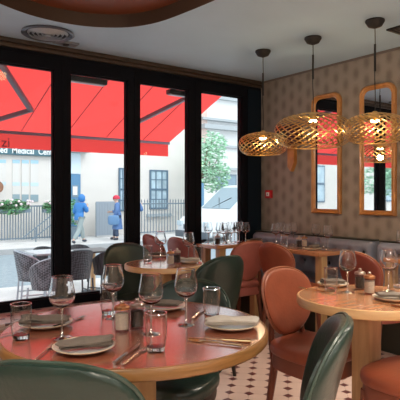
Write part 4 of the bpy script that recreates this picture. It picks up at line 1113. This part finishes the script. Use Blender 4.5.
def arm(pts, nm):
    P_ = [under(*p, .1) for p in pts]; bm = bmesh.new()
    for p, q in zip(P_, P_[1:]):
        d = q-p; m4 = d.to_track_quat('X', 'Z').to_matrix().to_4x4(); box(bm, (p+q)/2, (d.length+.02, .06, .05), m4, .008)
    obj(nm, bm, M_arm, t)
arm([(-4, 56), (31, 110), (-30, 128)], 'folding_arm')
arm([(196, 93.5), (128, 127)], 'folding_arm')
text_mesh('valance_lettering', 'zi', .18, M_seam, t, (0, 0, 0), (PI/2, 0, 0), .002, .0)
vl = t.children[-1] if t.children[-1].name.startswith('valance_l') else [c for c in t.children if c.name.startswith('valance_l')][0]
x, z = on_yz(1.5, 146.5, AY1+.0); vl.location = (x, AY1-AY0+.008, z-AZ0)
def heater(px0, px1, label):
    x0, d = on_y(px0, .12); x1, _ = on_y(px1, .12); t = thing('strip_heater', label, 'heater', ((x0+x1)/2, .12, 2.30)); w = (x1-x0)/2
    obj('casing', bx(-w, w, -.035, .04, 0, .05, .008), M_dalu, t); obj('reflector', bx(-w+.02, w-.02, -.025, .03, -.006, 0), M_alu, t)
    for s in (-.6, .6): obj('mount', bx(w*s-.015, w*s+.015, -.02, .02, .05, .12), M_dalu, t)
heater(66, 106, 'black strip heater under the awning across the top of second pane')
heater(168, 196, 'black strip heater under the awning at the top of third pane')
# the restaurant's own outside wall over the glazing, which carries the awning
struct('wall_outside', bx(-14, 3, .051, .06, 2.44, 4.2), mat('outside_wall', (.3, .28, .27), .8))

# ------------------------------------------------------------------ light
w = bpy.data.worlds.new('sky'); scene.world = w; w.use_nodes = True; nt = w.node_tree; bg = nt.nodes['Background']
bg.inputs['Color'].default_value = (.86, .93, 1.0, 1); bg.inputs['Strength'].default_value = 1.38
sun = bpy.data.lights.new('sun', 'SUN'); sun.energy = .6; sun.angle = R(25); sun.color = (1, .97, .92)
so = bpy.data.objects.new('sun', sun); COL.objects.link(so); so.rotation_euler = (R(42), 0, R(20))
def fill_downlight(x, y, e, label, z=CZ):  # unseen ceiling lamps, added as fill for the interior
    t = thing('fill_downlight', label, 'lamp', (x, y, z), 0, 'added ceiling fill lamps')
    bm = bmesh.new(); lathe(bm, [(.05, 0), (.062, 0), (.062, -.006), (.05, -.008), (.046, -.002), (.05, 0)], 24); obj('bezel', bm, M_white, t)
    bm = bmesh.new(); lathe(bm, [(0, -.003), (.046, -.003), (.046, -.001), (0, -.001)], 20); obj('lens', bm, M_bulb, t)
    L = bpy.data.lights.new('fill_beam', 'SPOT'); L.energy = e*3.1; L.spot_size = R(115); L.spot_blend = .9; L.color = (1, .86, .70); L.shadow_soft_size = .12
    lo = bpy.data.objects.new('fill_beam', L); COL.objects.link(lo); lo.location = (0, 0, -.02); lo.parent = t
for i, (x, y) in enumerate(((-1.3, -3.0), (-1.2, -4.3), (-2.2, -4.4), (-3.2, -4.6), (-4.6, -4.2), (-4.8, -2.8), (-3.0, -5.7), (-1.4, -5.6))):
    fill_downlight(x, y, 42, 'added white fill lamp recessed in the ceiling, out of frame')
def fill_sconce(x, y, rz, e):  # unseen globe lamps added behind the camera to brighten room and ceiling
    t = thing('fill_wall_sconce', 'added opal globe fill lamp behind the viewer, out of frame', 'lamp', (x, y, 1.75), rz, 'added opal globe fill lamps')
    bm = bmesh.new(); box(bm, (0, -.0, 0), (.09, .02, .16), None, .006); obj('back_plate', bm, M_brass, t)
    bm = bmesh.new(); tube(bm, [(0, .01, 0), (0, .10, 0), (0, .13, .05)], .008, 8); obj('arm', bm, M_brass, t)
    bm = bmesh.new(); superell(bm, (0, .13, .12), (.07, .07, .07), 1, 1, 20, 12); obj('globe', bm, mat('opal_glass', (1, .95, .88), .3, emit=(1, .92, .82), estr=10), t)
    L = bpy.data.lights.new('fill_sconce_light', 'POINT'); L.energy = e; L.color = (1, .95, .88); L.shadow_soft_size = .08
    lo = bpy.data.objects.new('fill_sconce_light', L); COL.objects.link(lo); lo.location = (0, .27, .12); lo.parent = t
for x in (-5.4, -3.6, -1.8): fill_sconce(x, -6.59, 0, 13)
for y in (-5.2, -3.4): fill_sconce(-6.59, y, R(-90), 13)
# glow strip hidden in the ceiling recess
L = bpy.data.lights.new('recess_glow', 'POINT'); L.energy = 1.2; L.color = (1, .55, .25); L.shadow_soft_size = .05
lo = bpy.data.objects.new('recess_glow', L); COL.objects.link(lo); lo.location = (-2.45, -1.5, CZ+.03)

scene.view_settings.view_transform = 'Standard'; scene.view_settings.look = 'None'
scene.view_settings.exposure = 0.65; scene.view_settings.gamma = 1.0
scene.view_settings.use_curve_mapping = False
try:
    scene.cycles.max_bounces = 10; scene.cycles.transparent_max_bounces = 24; scene.cycles.transmission_bounces = 8; scene.cycles.glossy_bounces = 5
    scene.cycles.sample_clamp_indirect = 6; scene.cycles.use_denoising = True; scene.cycles.caustics_reflective = False; scene.cycles.caustics_refractive = False
except Exception: pass
